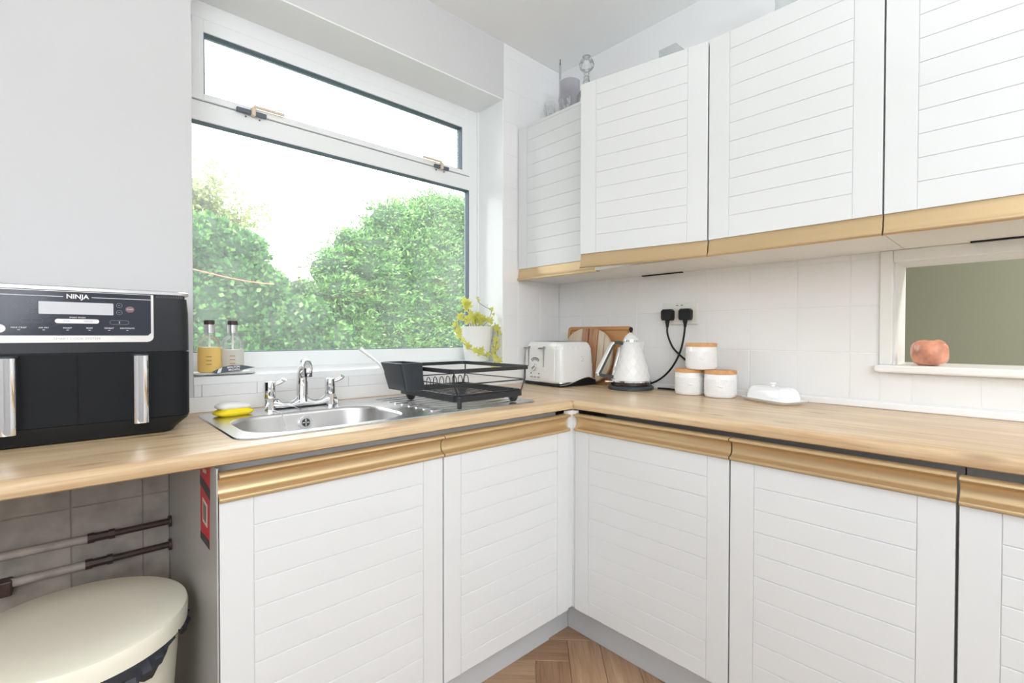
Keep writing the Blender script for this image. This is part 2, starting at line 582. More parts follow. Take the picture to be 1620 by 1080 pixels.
# hatch casing and shelf
b = MB()
b.box(-0.012, 0.004, -1.393, HY0 + 0.006, HZ0, 1.41, 0.003)
b.box(-0.012, 0.004, -2.3, HY0 + 0.0055, HZ1, 1.41, 0.003)
struct('trim_3', b, mat('casing_paint', (0.80, 0.80, 0.77, 1), 0.4))
struct('trim_4', MB().box(-0.035, 0.24, -2.3, -1.383, 1.021, HZ0, 0.006), mat('shelf_paint', (0.84, 0.84, 0.82, 1), 0.35))
struct('wall_left', MB().box(-3.7, -3.6, -5.3, 0.29, 0, HC), WALL)
struct('wall_back', MB().box(-3.6, 1.8, -5.3, -5.2, 0, HC), WALL)
# the room beyond the hatch
struct('wall_dining', MB().box(1.7, 1.8, -5.2, 0.4, 0, HC).box(0.18, 1.8, 0.3, 0.4, 0, HC), SAGE)

struct('ceiling', MB().box(-3.7, 1.8, -5.2, 0.3, HC, HC + 0.1), CEIL)
floor = struct('floor', MB().box(-3.7, 1.8, -5.2, 0.3, -0.1, -0.004), mat('floor_screed', (0.30, 0.21, 0.14, 1), 0.6))
# herringbone planks at 45 degrees to the walls
PW, PL = 0.118, 0.472
plank_meshes = []
for k in range(3):
    me_o = obj('plank', MB().box(-PL / 2 + 0.0007, PL / 2 - 0.0007, -PW / 2 + 0.0007, PW / 2 - 0.0007, -0.006, 0.0, 0.0012, 1), FLOORW[k], floor)
    plank_meshes.append(me_o)
ca, sa = math.cos(R(135)), math.sin(R(135))
used = []
for i in range(-16, 17):
    for j in range(-6, 7):
        # herringbone lattice: pairs of perpendicular planks
        for typ in (0, 1):
            gx = i * PW + j * (PL + PW) * 0 + j * PL
            gy = i * PW - j * PL
            if typ == 0:
                cx, cy, rot = gx + PL / 2, gy + PW / 2, 0
            else:
                cx, cy, rot = gx + PL + PW / 2 - PW + PW * 0.0, gy - PL / 2 + PW * 0.0, PI / 2
                cx, cy = gx + PW / 2, gy + PW + PL / 2
            wx, wy = cx * ca - cy * sa - 1.25, cx * sa + cy * ca - 0.56
            if -2.3 < wx < -0.3 and -2.1 < wy < -0.3 and all((wx - a) ** 2 + (wy - c) ** 2 > 1e-4 for a, c in used):
                used.append((wx, wy))
                p = linkcopy(random.choice(plank_meshes), floor, (wx, wy, 0))
                p.rotation_euler = (0, 0, rot + R(135))
for p in plank_meshes:
    bpy.data.objects.remove(p)

# ------------------------------------------------------------------ window
win = bpy.data.objects.new('window_1', None)
sc.collection.objects.link(win)
win['kind'] = 'structure'
FY = 0.19
def ring(x0, x1, z0, z1, X0, X1, Z0, Z1, y0, y1, bev=0.002):
    """a rectangular ring: outer x0..x1,z0..z1, opening X0..X1,Z0..Z1"""
    m = MB()
    m.box(x0, X0, y0, y1, z0, z1, bev)
    m.box(X1, x1, y0, y1, z0, z1, bev)
    m.box(X0 - 0.001, X1 + 0.001, y0, y1, z0, Z0, bev)
    m.box(X0 - 0.001, X1 + 0.001, y0, y1, Z1, z1, bev)
    return m
fr = ring(-1.70, -0.4015, 1.012, 2.30, -1.6335, -0.4605, 1.0765, 2.205, FY, FY + 0.036)
fr.box(-1.64, -0.455, FY + 0.0005, FY + 0.036, 1.8615, 1.928, 0.002)
obj('outer_frame', fr, UPVC, win)
obj('edge_bead', MB().box(-0.414, -0.4008, FY - 0.012, FY + 0.02, 1.012, 2.266, 0.003), UPVC, win)
obj('opening_sash', ring(-1.6305, -0.4635, 1.9305, 2.2025, -1.596, -0.5075, 1.952, 2.160, FY - 0.006, FY + 0.036), UPVC, win)
obj('gasket', ring(-1.596, -0.5075, 1.952, 2.160, -1.592, -0.5105, 1.9545, 2.157, FY - 0.001, FY + 0.037, 0), GASK, win)
obj('gasket', ring(-1.6335, -0.4605, 1.0765, 1.8615, -1.630, -0.4635, 1.079, 1.8585, FY + 0.003, FY + 0.037, 0), GASK, win)
obj('pane', MB().box(-1.594, -0.509, FY + 0.022, FY + 0.026, 1.953, 2.159), PANE, win)
obj('pane', MB().box(-1.632, -0.462, FY + 0.026, FY + 0.030, 1.078, 1.860), PANE, win)
LATCH = mat('grey_latch', (0.12, 0.14, 0.17, 1), 0.4, metal=0.3)
LATCHB = mat('cream_latch', (0.72, 0.60, 0.45, 1), 0.4)
for (lx, s) in ((-1.448, 1), (-0.640, -1)):
    l = obj('latch', MB().box(lx - 0.052 * (1 if s > 0 else 0.7), lx + 0.045, FY - 0.018, FY - 0.005, 1.924, 1.939, 0.002), LATCH, win)
    obj('latch_bar', MB().box(lx, lx + 0.105 * s, FY - 0.028, FY - 0.018, 1.947, 1.957, 0.003), LATCHB, l)
    obj('latch_pivot', MB().box(lx - 0.006, lx + 0.008, FY - 0.026, FY - 0.004, 1.920, 1.950, 0.003), LATCHB, l)
    for q in (-0.02, 0.025):
        obj('screw', MB().lathe([(0.003, 0), (0.003, 0.003)], seg=10).xform(Matrix.Translation((lx + q, FY - 0.001, 1.917)) @ Matrix.Rotation(R(90), 4, 'X')), LATCH, l)
b = MB()
b.add([(WX0, -0.004, 0.985), (WX1, -0.004, 0.985), (WX1, -0.004, 1.008), (WX0, -0.004, 1.008), (WX0, 0.2, 0.985), (WX1, 0.2, 0.985), (WX1, 0.2, 1.019), (WX0, 0.2, 1.019)],
      [(0, 1, 2, 3), (5, 4, 7, 6), (3, 2, 6, 7), (4, 5, 1, 0), (0, 3, 7, 4), (1, 5, 6, 2)])
struct('trim_5', b, UPVC)

# ------------------------------------------------------------------ kitchen units
LR = lambda u, w_, z: (u, -w_, z)        # left run under the window: u = x, w = distance from the wall
RR = lambda u, w_, z: (-w_, -u, z)       # right run: u = -y
def fbox(m, fn, u0, u1, w0, w1, z0, z1, bev=0.0):
    p, q = fn(u0, w0, z0), fn(u1, w1, z1)
    return m.box(p[0], q[0], p[1], q[1], z0, z1, bev)
def slatted_door(parent, fn, u0, u1, zb, zt_, face, grooves, stile, left=True, right=True):
    """door slab carrying two stiles and horizontal boards set apart by fine joints"""
    d = obj('door', fbox(MB(), fn, u0 + 0.0015, u1 - 0.0015, face - 0.018, face - 0.0022, zb, zt_), DOOR, parent)
    a, c = u0 + 0.0015, u1 - 0.0015
    if left:
        obj('stile', fbox(MB(), fn, a, u0 + stile, face - 0.0035, face, zb, zt_, 0.0009), DOOR, d)
        a = u0 + stile + 0.0012
    if right:
        obj('stile', fbox(MB(), fn, u1 - stile, c, face - 0.0035, face, zb, zt_, 0.0009), DOOR, d)
        c = u1 - stile - 0.0012
    zs = [zb] + sorted(g for g in grooves if zb + 0.01 < g < zt_ - 0.01) + [zt_]
    for k in range(len(zs) - 1):
        z0 = zs[k] + (0.0010 if k else 0)
        z1 = zs[k + 1] - (0.0010 if k < len(zs) - 2 else 0)
        obj('board', fbox(MB(), fn, a, c, face - 0.0035, face - 0.0002, z0, z1, 0.0011), DOOR, d)
    return d
BASE_PULL = [(-0.020, 0.797), (0.003, 0.7965), (0.0065, 0.7985), (0.0075, 0.802), (0.006, 0.8055), (0.001, 0.8075), (-0.006, 0.810), (-0.0115, 0.817), (-0.013, 0.826), (-0.012, 0.836),
             (-0.007, 0.8435), (0.002, 0.8465), (0.0075, 0.8480), (0.0095, 0.851), (0.0085, 0.8545), (0.005, 0.8565), (-0.020, 0.8565)]
WALL_PULL = [(-0.020, 1.4615), (-0.006, 1.4615), (-0.0065, 1.456), (-0.005, 1.448), (-0.002, 1.432), (0.0, 1.4195), (0.003, 1.4165), (0.0055, 1.413), (0.0055, 1.409), (0.003, 1.4055), (-0.002, 1.405), (-0.020, 1.408)]
def pull(parent, fn, u0, u1, prof, face, dz=0.0, world=True):
    m = MB().prism([(p + face, q + dz) for p, q in prof], u0, u1, lambda p, q, a: fn(a, p, q))
    return obj('pull_rail', m, GOLD, parent, world=world, smooth=40)
BG = [0.735 - 0.0592 * k for k in range(10)]
def base_unit(label, fn, u0, u1, dz=0.0, left=True, right=True, kick=True, stile=0.064, toe=0.515, rail=(0.40, 0.42), plinth0=None):
    p = fn((u0 + u1) / 2, 0.3, 0)
    t = thing('base_cabinet', label, 'cabinet', p, group='white grooved base cabinets')
    c = MB()
    fbox(c, fn, u0, u0 + 0.016, 0.02, rail[1], 0.15, 0.866)
    fbox(c, fn, u1 - 0.016, u1, 0.02, rail[1], 0.15, 0.866)
    fbox(c, fn, u0 + 0.016, u1 - 0.016, 0.02, 0.588, 0.15, 0.166)
    fbox(c, fn, u0 + 0.016, u1 - 0.016, *rail, 0.80, 0.866)
    fbox(c, fn, u0 + 0.016, u1 - 0.016, 0.02, 0.03, 0.166, 0.866)
    obj('carcass', c, CARC, t)
    slatted_door(t, fn, u0, u1, 0.153 + dz, 0.7955 + dz, 0.610, [g + dz for g in BG], stile, left, right)
    pull(t, fn, u0 + 0.001, u1 - 0.001, BASE_PULL, 0.610, dz)
    if kick:
        obj('plinth', fbox(MB(), fn, u0 if plinth0 is None else plinth0, u1, toe - 0.016, toe, 0.0, 0.152, 0.001), PLINTH, t)
    return t
t = base_unit('white grooved base cabinet under the sink, beside the bin', LR, -1.7205, -1.173, rail=(0.52, 0.545))
# the tall side panel with the sticker
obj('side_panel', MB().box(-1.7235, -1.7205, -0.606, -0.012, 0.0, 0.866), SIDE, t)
sp = bpy.data.objects
t2 = base_unit('white grooved base cabinet under the dish rack, left of the inner corner', LR, -1.172, -0.632, stile=0.060, rail=(0.52, 0.545))
obj('plinth_end', MB().box(-0.6322, -0.5155, -0.508, -0.500, 0.0, 0.152), PLINTH, t2)
pc = thing('corner_post', 'narrow white upright filler strip at the inner corner of the base cabinets', 'filler strip', (-0.60, -0.60, 0))
obj('post', MB().box(-0.632, -0.606, -0.606, -0.585, 0.155, 0.866, 0.001).box(-0.608, -0.585, -0.616, -0.585, 0.155, 0.866, 0.001), DOOR, pc)
base_unit('white grooved base cabinet right of the inner corner, below the kettle', RR, 0.617, 1.166, stile=0.062, plinth0=0.5085)
base_unit('white grooved base cabinet below the butter dish, second right of the inner corner', RR, 1.1675, 1.6255, stile=0.062)
base_unit('white grooved base cabinet cut off at the right edge, under the hatch', RR, 1.628, 2.09, dz=-0.004, stile=0.062)

WG = [1.531 + 0.0604 * k for k in range(12)]
def wall_unit(label, u0, u1, face, depth, zt_=2.133, left=True, right=True, swing=0.0, stile=0.068, d0=None, d1=None):
    p = RR((u0 + u1) / 2, 0.15, 1.41)
    t = thing('wall_cabinet', label, 'cabinet', p, group='white grooved wall cabinets')
    c = MB()
    fbox(c, RR, u0, u0 + 0.016, 0.001, depth, 1.41, zt_ - 0.006)
    fbox(c, RR, u1 - 0.016, u1, 0.001, depth, 1.41, zt_ - 0.006)
    fbox(c, RR, u0 + 0.016, u1 - 0.016, 0.001, depth, 1.41, 1.426)
    fbox(c, RR, u0 + 0.016, u1 - 0.016, 0.001, depth, zt_ - 0.022, zt_ - 0.006)
    fbox(c, RR, u0 + 0.016, u1 - 0.016, 0.001, 0.009, 1.426, zt_ - 0.022)
    obj('carcass', c, CARC, t)
    d0 = u0 if d0 is None else d0
    d1 = u1 if d1 is None else d1
    if swing:
        # the door hangs open a little on its right-hand hinges
        def fn(u, w_, z):
            du, dw = u - d1, w_ - face
            return RR(d1 + du * math.cos(swing) + dw * math.sin(swing), face + dw * math.cos(swing) - du * math.sin(swing), z)
        def rot(o):
            hinge = Matrix.Translation(Vector(RR(d1, face, 0)) - base_of(t))
            # turning about the vertical hinge line
            o.data.transform(hinge @ Matrix.Rotation(swing, 4, 'Z') @ hinge.inverted())
        d = slatted_door(t, RR, d0, d1, 1.4615, zt_, face, WG, stile, left, right)
        rot(d)
        for ch in d.children:
            rot(ch)
        rot(pull(t, RR, d0 + 0.001, d1 - 0.001, WALL_PULL, face))
    else:
        slatted_door(t, RR, d0, d1, 1.4615, zt_, face, WG, stile, left, right)
        pull(t, RR, d0 + 0.001, d1 - 0.001, WALL_PULL, face)
    return t
c0 = wall_unit('white grooved wall cabinet in the corner beside the window', 0.003, 0.486, 0.307, 0.287, zt_=2.150, right=False, stile=0.06, d0=0.003)
c1 = wall_unit('white grooved wall cabinet with its door ajar, next to the corner one', 0.488, 0.976, 0.345, 0.325, swing=R(11.0), d0=0.490)
c2 = wall_unit('white grooved wall cabinet above the stacked canisters, third from the window', 0.978, 1.4535, 0.345, 0.325)
c3 = wall_unit('white grooved wall cabinet above the hatch, cut off at the right edge', 1.455, 1.95, 0.345, 0.325)
obj('fixing_strip', MB().box(-0.020, -0.010, -0.716, -0.52, 1.405, 1.4095), BLACK, c1)
obj('fixing_strip', MB().box(-0.036, -0.026, -1.90, -1.605, 1.405, 1.4095), BLACK, c3)

# worktops
prof = [(0.50, 0.869), (0.594, 0.869), (0.5985, 0.872), (0.6, 0.877), (0.6, 0.887), (0.598, 0.894), (0.593, 0.8985), (0.585, 0.9), (0.50, 0.9)]
b = MB().prism(prof, -2.7, -0.6005, lambda p, q, a: LR(a, p, q))
b.box(-2.7, -1.632, -0.5005, -0.0005, 0.869, 0.9)
b.box(-1.190, -0.6005, -0.5005, -0.0005, 0.869, 0.9)
b.box(-1.6325, -1.1895, -0.195, -0.0005, 0.869, 0.9)
wl = obj('worktop', b, OAK, smooth=35)
tag(wl, 'light oak effect worktop along the window wall, holding the sink', 'worktop', 'oak effect worktops')
b = MB().prism(prof, 0.6, 2.7, lambda p, q, a: RR(a, p, q))
b.box(-0.5005, -0.0005, -2.7, -0.0005, 0.869, 0.9)
b.box(-0.6, -0.5, -0.602, -0.0005, 0.869, 0.9)
wr = obj('worktop', b, OAKR, smooth=35)
tag(wr, 'light oak effect worktop along the right wall, holding the kettle and canisters', 'worktop', 'oak effect worktops')

# sticker on the cabinet's side
def side_poly(pts, m, name, parent, off):
    mb = MB().prism(pts, -1.7236 - off - 0.0003, -1.7236 - off, lambda p, q, a: (a, p, q))
    return obj(name, mb, m, parent)
st = thing('warning_sticker', 'red and black warning sticker on the side of the sink cabinet', 'sticker', (-1.724, -0.50, 0.70))
side_poly([(-0.449, 0.866), (-0.552, 0.866), (-0.541, 0.681), (-0.450, 0.679)], RED, 'backing', st, 0.0001)
side_poly([(-0.449, 0.822), (-0.550, 0.812), (-0.548, 0.788), (-0.449, 0.802)], PRINTB, 'black_band', st, 0.0006)
side_poly([(-0.449, 0.695), (-0.5415, 0.699), (-0.541, 0.681), (-0.450, 0.679)], PRINTB, 'black_band', st, 0.0006)
side_poly([(-0.475, 0.778), (-0.526, 0.772), (-0.522, 0.722), (-0.475, 0.724)], OFFW, 'printed_square', st, 0.0006)
side_poly([(-0.484, 0.770), (-0.517, 0.766), (-0.514, 0.730), (-0.484, 0.731)], mat('grey_photo', (0.22, 0.21, 0.19, 1), 0.5), 'printed_picture', st, 0.0011)
side_poly([(-0.478, 0.842), (-0.515, 0.846), (-0.515, 0.838), (-0.478, 0.834)], OFFW, 'printed_line', st, 0.0006)

# ------------------------------------------------------------------ sink and tap
sk = thing('sink', 'stainless steel inset sink with bowl and ribbed drainer under the window', 'sink', (-1.18, -0.29, 0.9))
outer = rrect(0.965, 0.472, 0.045, 8, -1.182, -0.292)
bx, by, bw, bd = -1.411, -0.345, 0.436, 0.300
top_in = rrect(bw, bd, 0.10, 8, bx, by)
bmx = bmesh.new()
zo = 0.9012
ov = [bmx.verts.new((x, y, zo + 0.002)) for x, y in outer]
iv = [bmx.verts.new((x, y, zo + 0.0012)) for x, y in top_in]
oe = [bmx.edges.new((ov[i], ov[(i + 1) % len(ov)])) for i in range(len(ov))]
ie = [bmx.edges.new((iv[i], iv[(i + 1) % len(iv)])) for i in range(len(iv))]
bmesh.ops.triangle_fill(bmx, use_beauty=True, use_dissolve=False, edges=oe + ie)
lo = [bmx.verts.new((bpx, bpy_, 0.9002)) for bpx, bpy_ in rrect(0.970, 0.477, 0.047, 8, -1.182, -0.292)]
for i in range(len(ov)):
    j = (i + 1) % len(ov)
    bmx.faces.new((ov[i], ov[j], lo[j], lo[i]))
plate = MB().bm(bmx)
obj('sink_top', plate, STEEL, sk, smooth=30)
rings = []
for (dw, z, rr) in ((0, 0.9024, 0.10), (0.008, 0.900, 0.098), (0.012, 0.892, 0.097), (0.020, 0.80, 0.092), (0.034, 0.772, 0.085), (0.070, 0.762, 0.07), (0.20, 0.758, 0.04)):
    rings.append([(x, y, z) for x, y in rrect(bw - dw, bd - dw, rr, 8, bx, by)])
obj('bowl', MB().loft(rings, False, True), STEELR, sk, smooth=50, recalc=False)
for k in range(9):
    y = -0.47 + k * 0.045
    obj('drainer_rib', MB().box(-1.12, -0.74, y - 0.006, y + 0.006, 0.902, 0.9052, 0.0014), STEEL, sk)
# overflow
ofm = Matrix.Translation((-1.404, -0.2035, 0.868)) @ Matrix.Rotation(R(90), 4, 'X')
of = obj('overflow', MB().lathe([(0.0, 0.0), (0.020, 0.0), (0.020, 0.004), (0.013, 0.004), (0.012, 0.002), (0, 0.002)], seg=24, cap0=False, cap1=False).xform(ofm), CHROME, sk, smooth=40)
obj('overflow_bar', MB().lathe([(0.0115, 0.002), (0.0115, 0.0028)], seg=18).xform(ofm), PRINTB, of)
obj('overflow_bar', MB().box(-1.415, -1.393, -0.2085, -0.2055, 0.8665, 0.8695).box(-1.4055, -1.4025, -0.2085, -0.2055, 0.857, 0.879), CHROME, of)
ch = spline([(-1.44, -0.11, 0.918), (-1.42, -0.165, 0.912), (-1.408, -0.198, 0.895), (-1.405, -0.207, 0.872)], 8)
obj('plug_chain', MB().tube(ch, 0.0011, 6), SILVER, sk)
ch = spline([(-1.478, -0.135, 0.9045), (-1.476, -0.21, 0.9035), (-1.468, -0.23, 0.86), (-1.455, -0.25, 0.80), (-1.44, -0.28, 0.763)], 8)
obj('plug_chain', MB().tube(ch, 0.0011, 6), SILVER, sk)

tp = thing('mixer_tap', 'chrome bridge mixer tap with two lever valves behind the sink bowl', 'tap', (-1.378, -0.10, 0.902))
TY = -0.10
body = MB()
# bridge: flattened bar rising to three necks
secs = []
def sec(x, hh, yy=0.016):
    return [(x, TY + yy * math.cos(a), 0.903 + hh * 0.5 + hh * 0.5 * math.sin(a)) for a in [2 * PI * k / 16 for k in range(16)]]
for x, hh in ((-1.494, 0.02), (-1.488, 0.034), (-1.455, 0.034), (-1.44, 0.022), (-1.415, 0.02), (-1.402, 0.026), (-1.39, 0.036), (-1.378, 0.038), (-1.366, 0.036), (-1.354, 0.026), (-1.34, 0.020), (-1.318, 0.022), (-1.302, 0.034), (-1.270, 0.034), (-1.264, 0.02)):
    secs.append(sec(x, hh))
body.loft(secs)
for x in (-1.476, -1.285):
    body.lathe([(0.0185, 0.0), (0.0175, 0.012), (0.0165, 0.034)], (x, TY, 0.9025), 24)
body.lathe([(0.022, 0.018), (0.0185, 0.030), (0.0165, 0.042)], (-1.378, TY, 0.9025), 24)
obj('tap_body', body, CHROME, tp, smooth=50)
spn = spline([(-1.378, TY, 0.943), (-1.378, TY - 0.002, 0.98), (-1.379, TY - 0.008, 1.015), (-1.383, TY - 0.035, 1.042), (-1.389, TY - 0.072, 1.046), (-1.394, TY - 0.098, 1.032), (-1.395, TY - 0.103, 1.018)], 7)
n = len(spn)
obj('spout', MB().tube(spn, [0.0195 - 0.0065 * i / n for i in range(n)], 20), CHROME, tp, smooth=50)
obj('aerator', MB().lathe([(0.0095, 0.0), (0.0115, 0.001), (0.0115, 0.012), (0.0105, 0.013)], (-1.395, TY - 0.1035, 1.0075), 20), mat('dark_chrome', (0.2, 0.2, 0.22, 1), 0.15, metal=1), tp, smooth=50)
for x in (-1.476, -1.285):
    v = obj('valve', MB().lathe([(0.0165, 0.0), (0.0175, 0.002), (0.0172, 0.046), (0.0155, 0.052), (0.008, 0.0535)], (x, TY, 0.9385), 24), CHROME, tp, smooth=40)
    lv = spline([(x + 0.010, TY - 0.008, 0.980), (x + 0.022, TY - 0.013, 0.985), (x + 0.034, TY - 0.016, 0.992), (x + 0.037, TY - 0.018, 0.998)], 5)
    obj('lever', MB().tube(lv, [0.005 + 0.003 * i / 15 for i in range(len(lv))], 12), CHROME, v, smooth=50)

# sponge
sg = thing('sponge', 'yellow sponge with a white scouring top on the sink corner', 'sponge', (-1.587, -0.140, 0.903), R(12))
def pad(z0, z1, grow, seed):
    rings = []
    for k in range(7):
        t_ = k / 6
        s_ = math.sin(PI * (0.18 + 0.64 * t_)) ** 0.6
        o_ = rrect(0.104 * s_ + grow, 0.062 * s_ + grow, 0.022 * s_, 5)
        rings.append([(x, y, z0 + (z1 - z0) * t_ + 0.004 * math.cos(x * 40 + seed) * t_) for x, y in o_])
    return MB().loft(rings)
obj('foam', pad(0.0, 0.020, 0.0, 0), YEL, sg, world=False, smooth=60)
obj('scourer', pad(0.018, 0.036, -0.008, 1.0), SCOUR, sg, world=False, smooth=60)

# ------------------------------------------------------------------ dish rack
rk = thing('dish_rack', 'black wire dish rack on small feet standing on the ribbed drainer', 'dish rack', (-0.905, -0.33, 0.905))
tw0, tw1, td0, td1 = -1.055, -0.760, -0.512, -0.155
tcx, tcy = (tw0 + tw1) / 2, (td0 + td1) / 2
o1 = rrect(tw1 - tw0, td1 - td0, 0.022, 5, tcx, tcy)
o2 = rrect(tw1 - tw0 - 0.006, td1 - td0 - 0.006, 0.020, 5, tcx, tcy)
lipz = 0.9445
tr = MB().loft([[(x, y, 0.926) for x, y in o1], [(x, y, lipz) for x, y in o1], [(x, y, lipz) for x, y in o2], [(x, y, 0.926) for x, y in o2], [(x, y, 0.926) for x, y in o1]], False, False)
obj('base_frame', tr, RACKM, rk, smooth=30)
obj('drain_spout', MB().box(-1.049, -1.041, -0.522, -0.505, 0.9062, 0.942, 0.0025), RACKM, rk)
for (x, y) in ((-1.03, -0.20), (-0.79, -0.485), (-0.79, -0.19)):
    obj('foot', MB().lathe([(0.010, 0.0), (0.015, 0.006), (0.020, 0.022)], (x, y, 0.9058), 16), RACKM, rk, smooth=50)
ro = rrect(0.340, 0.395, 0.03, 6, -0.905, -0.325)
ri = rrect(0.332, 0.387, 0.026, 6, -0.905, -0.325)
b = MB().loft([[(x, y, 1.0185) for x, y in ro], [(x, y, 1.0315) for x, y in ro], [(x, y, 1.0315) for x, y in ri], [(x, y, 1.0185) for x, y in ri], [(x, y, 1.0185) for x, y in ro]], False, False)
obj('top_rail', b, RACKM, rk, smooth=30)
for (x, y, x2, y2) in ((-1.060, -0.505, -1.035, -0.495), (-0.745, -0.50, -0.768, -0.50), (-0.745, -0.15, -0.768, -0.16), (-1.06, -0.15, -1.045, -0.16)):
    obj('upright', MB().tube([(x, y, 1.022), (x, y, 0.985), (x2, y2, 0.936)], 0.0026, 8), RACKM, rk, smooth=50)
mr = rrect(0.318, 0.372, 0.025, 6, -0.905, -0.325)
obj('middle_wire', MB().tube([(x, y, 0.982) for x, y in mr], 0.0022, 8, closed=True), RACKM, rk, smooth=50)
lr_ = rrect(0.285, 0.345, 0.02, 6, -0.9075, -0.333)
obj('lower_wire', MB().tube([(x, y, 0.9465) for x, y in lr_], 0.0026, 8, closed=True), RACKM, rk, smooth=50)
for k in range(13):
    y = -0.490 + k * 0.0265
    obj('floor_wire', MB().tube([(-1.045, y, 0.947), (-0.77, y, 0.947)], 0.0017, 6), RACKM, rk, smooth=50)
# row of plate loops near the back
for k in range(9):
    x = -1.025 + k * 0.029
    lp = [(x - 0.004, -0.238, 0.947)] + [(x + 0.004 * math.cos(PI - PI * q / 8), -0.238 + 0.0 + 0.019 * (1 - math.cos(PI * q / 8)) * 1.0, 0.962 + 0.020 * math.sin(PI * q / 8)) for q in range(9)] + [(x + 0.004, -0.200, 0.947)]
    obj('plate_loop', MB().tube(lp, 0.0017, 6), RACKM, rk, smooth=50)
hk = thing('cutlery_cup', 'dark grey cutlery cup hooked on the left side of the dish rack', 'cup', (-1.115, -0.295, 0.955))
def cuprect(x0, x1, y0, y1, z, r=0.008):
    return [(x, y, z) for x, y in rrect(x1 - x0, y1 - y0, r, 4, (x0 + x1) / 2, (y0 + y1) / 2)]
obj('cup_wall', MB().loft([cuprect(-1.141, -1.070, -0.356, -0.236, 0.955), cuprect(-1.166, -1.082, -0.365, -0.228, 1.046), cuprect(-1.163, -1.085, -0.362, -0.231, 1.047), cuprect(-1.139, -1.073, -0.352, -0.240, 0.959)]), DARKGREY, hk, smooth=35)
obj('divider', MB().add([(-1.125 + a, -0.3 + b_, z) for (a, b_, z) in ((-0.036, -0.001, 1.042), (0.038, -0.001, 1.042), (0.05, -0.001, 0.958), (-0.012, -0.001, 0.958), (-0.036, 0.001, 1.042), (0.038, 0.001, 1.042), (0.05, 0.001, 0.958), (-0.012, 0.001, 0.958))],
    [(0, 1, 2, 3), (7, 6, 5, 4), (0, 4, 5, 1), (1, 5, 6, 2), (2, 6, 7, 3), (3, 7, 4, 0)]), DARKGREY, hk)
obj('hook', MB().box(-1.086, -1.068, -0.32, -0.27, 1.012, 1.036, 0.002), DARKGREY, hk)
br = thing('dish_brush', 'thin white handled dish brush standing in the cutlery cup', 'brush', (-1.13, -0.25, 0.962))
obj('handle', MB().tube([(-1.125, -0.26, 0.965), (-1.170, -0.225, 1.045), (-1.215, -0.185, 1.092)], [0.005, 0.005, 0.0075], 10), mat('white_plastic', (0.85, 0.86, 0.85, 1), 0.3), br, smooth=50)
obj('bristles', MB().lathe([(0.008, 0), (0.012, 0.018), (0.010, 0.022)], (-1.125, -0.262, 0.9605), 12), WCERAM, br, smooth=50)

# ------------------------------------------------------------------ air fryer
af = thing('air_fryer', 'large black double drawer air fryer on the left end of the worktop', 'air fryer', (-1.925, -0.16, 0.9))
AX, AF = -1.925, -0.301
def plan(x0, x1, y0, y1, r, seg=6):
    return rrect(x1 - x0, y1 - y0, r, seg, (x0 + x1) / 2, (y0 + y1) / 2)
def extr(poly, z0, z1):
    return MB().prism(poly, z0, z1, lambda p, q, a: (p, q, a))
full = lambda g=0.0: plan(AX - 0.209 - g, AX + 0.209 + g, AF - g, -0.03 + g, 0.03 + g)
low = lambda g: plan(AX - 0.209 + g, AX + 0.209 - g, AF + g * 0.3, -0.03 - g, 0.03)
b = MB().loft([[(x, y, 0.9035) for x, y in low(0.033)], [(x, y, 0.912) for x, y in low(0.026)], [(x, y, 0.932) for x, y in low(0.004)], [(x, y, 0.939) for x, y in low(0.001)], [(x, y, 0.9395) for x, y in low(0.004)]])
obj('base', b, BLACK, af, smooth=35)
for sx in (-1, 1):
    for yy in (-0.26, -0.07):
        obj('foot', MB().lathe([(0.012, 0), (0.012, 0.004)], (AX + sx * 0.15, yy, 0.9), 14), BLACK, af)
obj('body', extr(plan(AX - 0.205, AX + 0.205, AF + 0.004, -0.032, 0.028), 0.939, 1.10), BLACK, af, smooth=35)
b = MB().loft([[(x, y, 1.0985) for x, y in full()], [(x, y, 1.19) for x, y in full(-0.001)], [(x, y, 1.226) for x, y in full(-0.004)]])
obj('hood', b, mat('charcoal_hood', (0.016, 0.018, 0.022, 1), 0.36, spec=0.4), af, smooth=35)
obj('vent_band', extr(full(-0.008), 1.226, 1.233), BLACK, af, smooth=35)
for k in range(16):
    x = AX + 0.140 + k * 0.0034
    obj('vent_slot', MB().box(x, x + 0.0014, AF + 0.005, AF + 0.012, 1.2265, 1.2325), PRINTD, af)
b = MB().loft([[(x, y, 1.2325) for x, y in full(-0.003)], [(x, y, 1.2345) for x, y in full(0.0)], [(x, y, 1.2405) for x, y in full(0.0)], [(x, y, 1.2435) for x, y in full(-0.006)]])
obj('lid', b, SILVER, af, smooth=35)
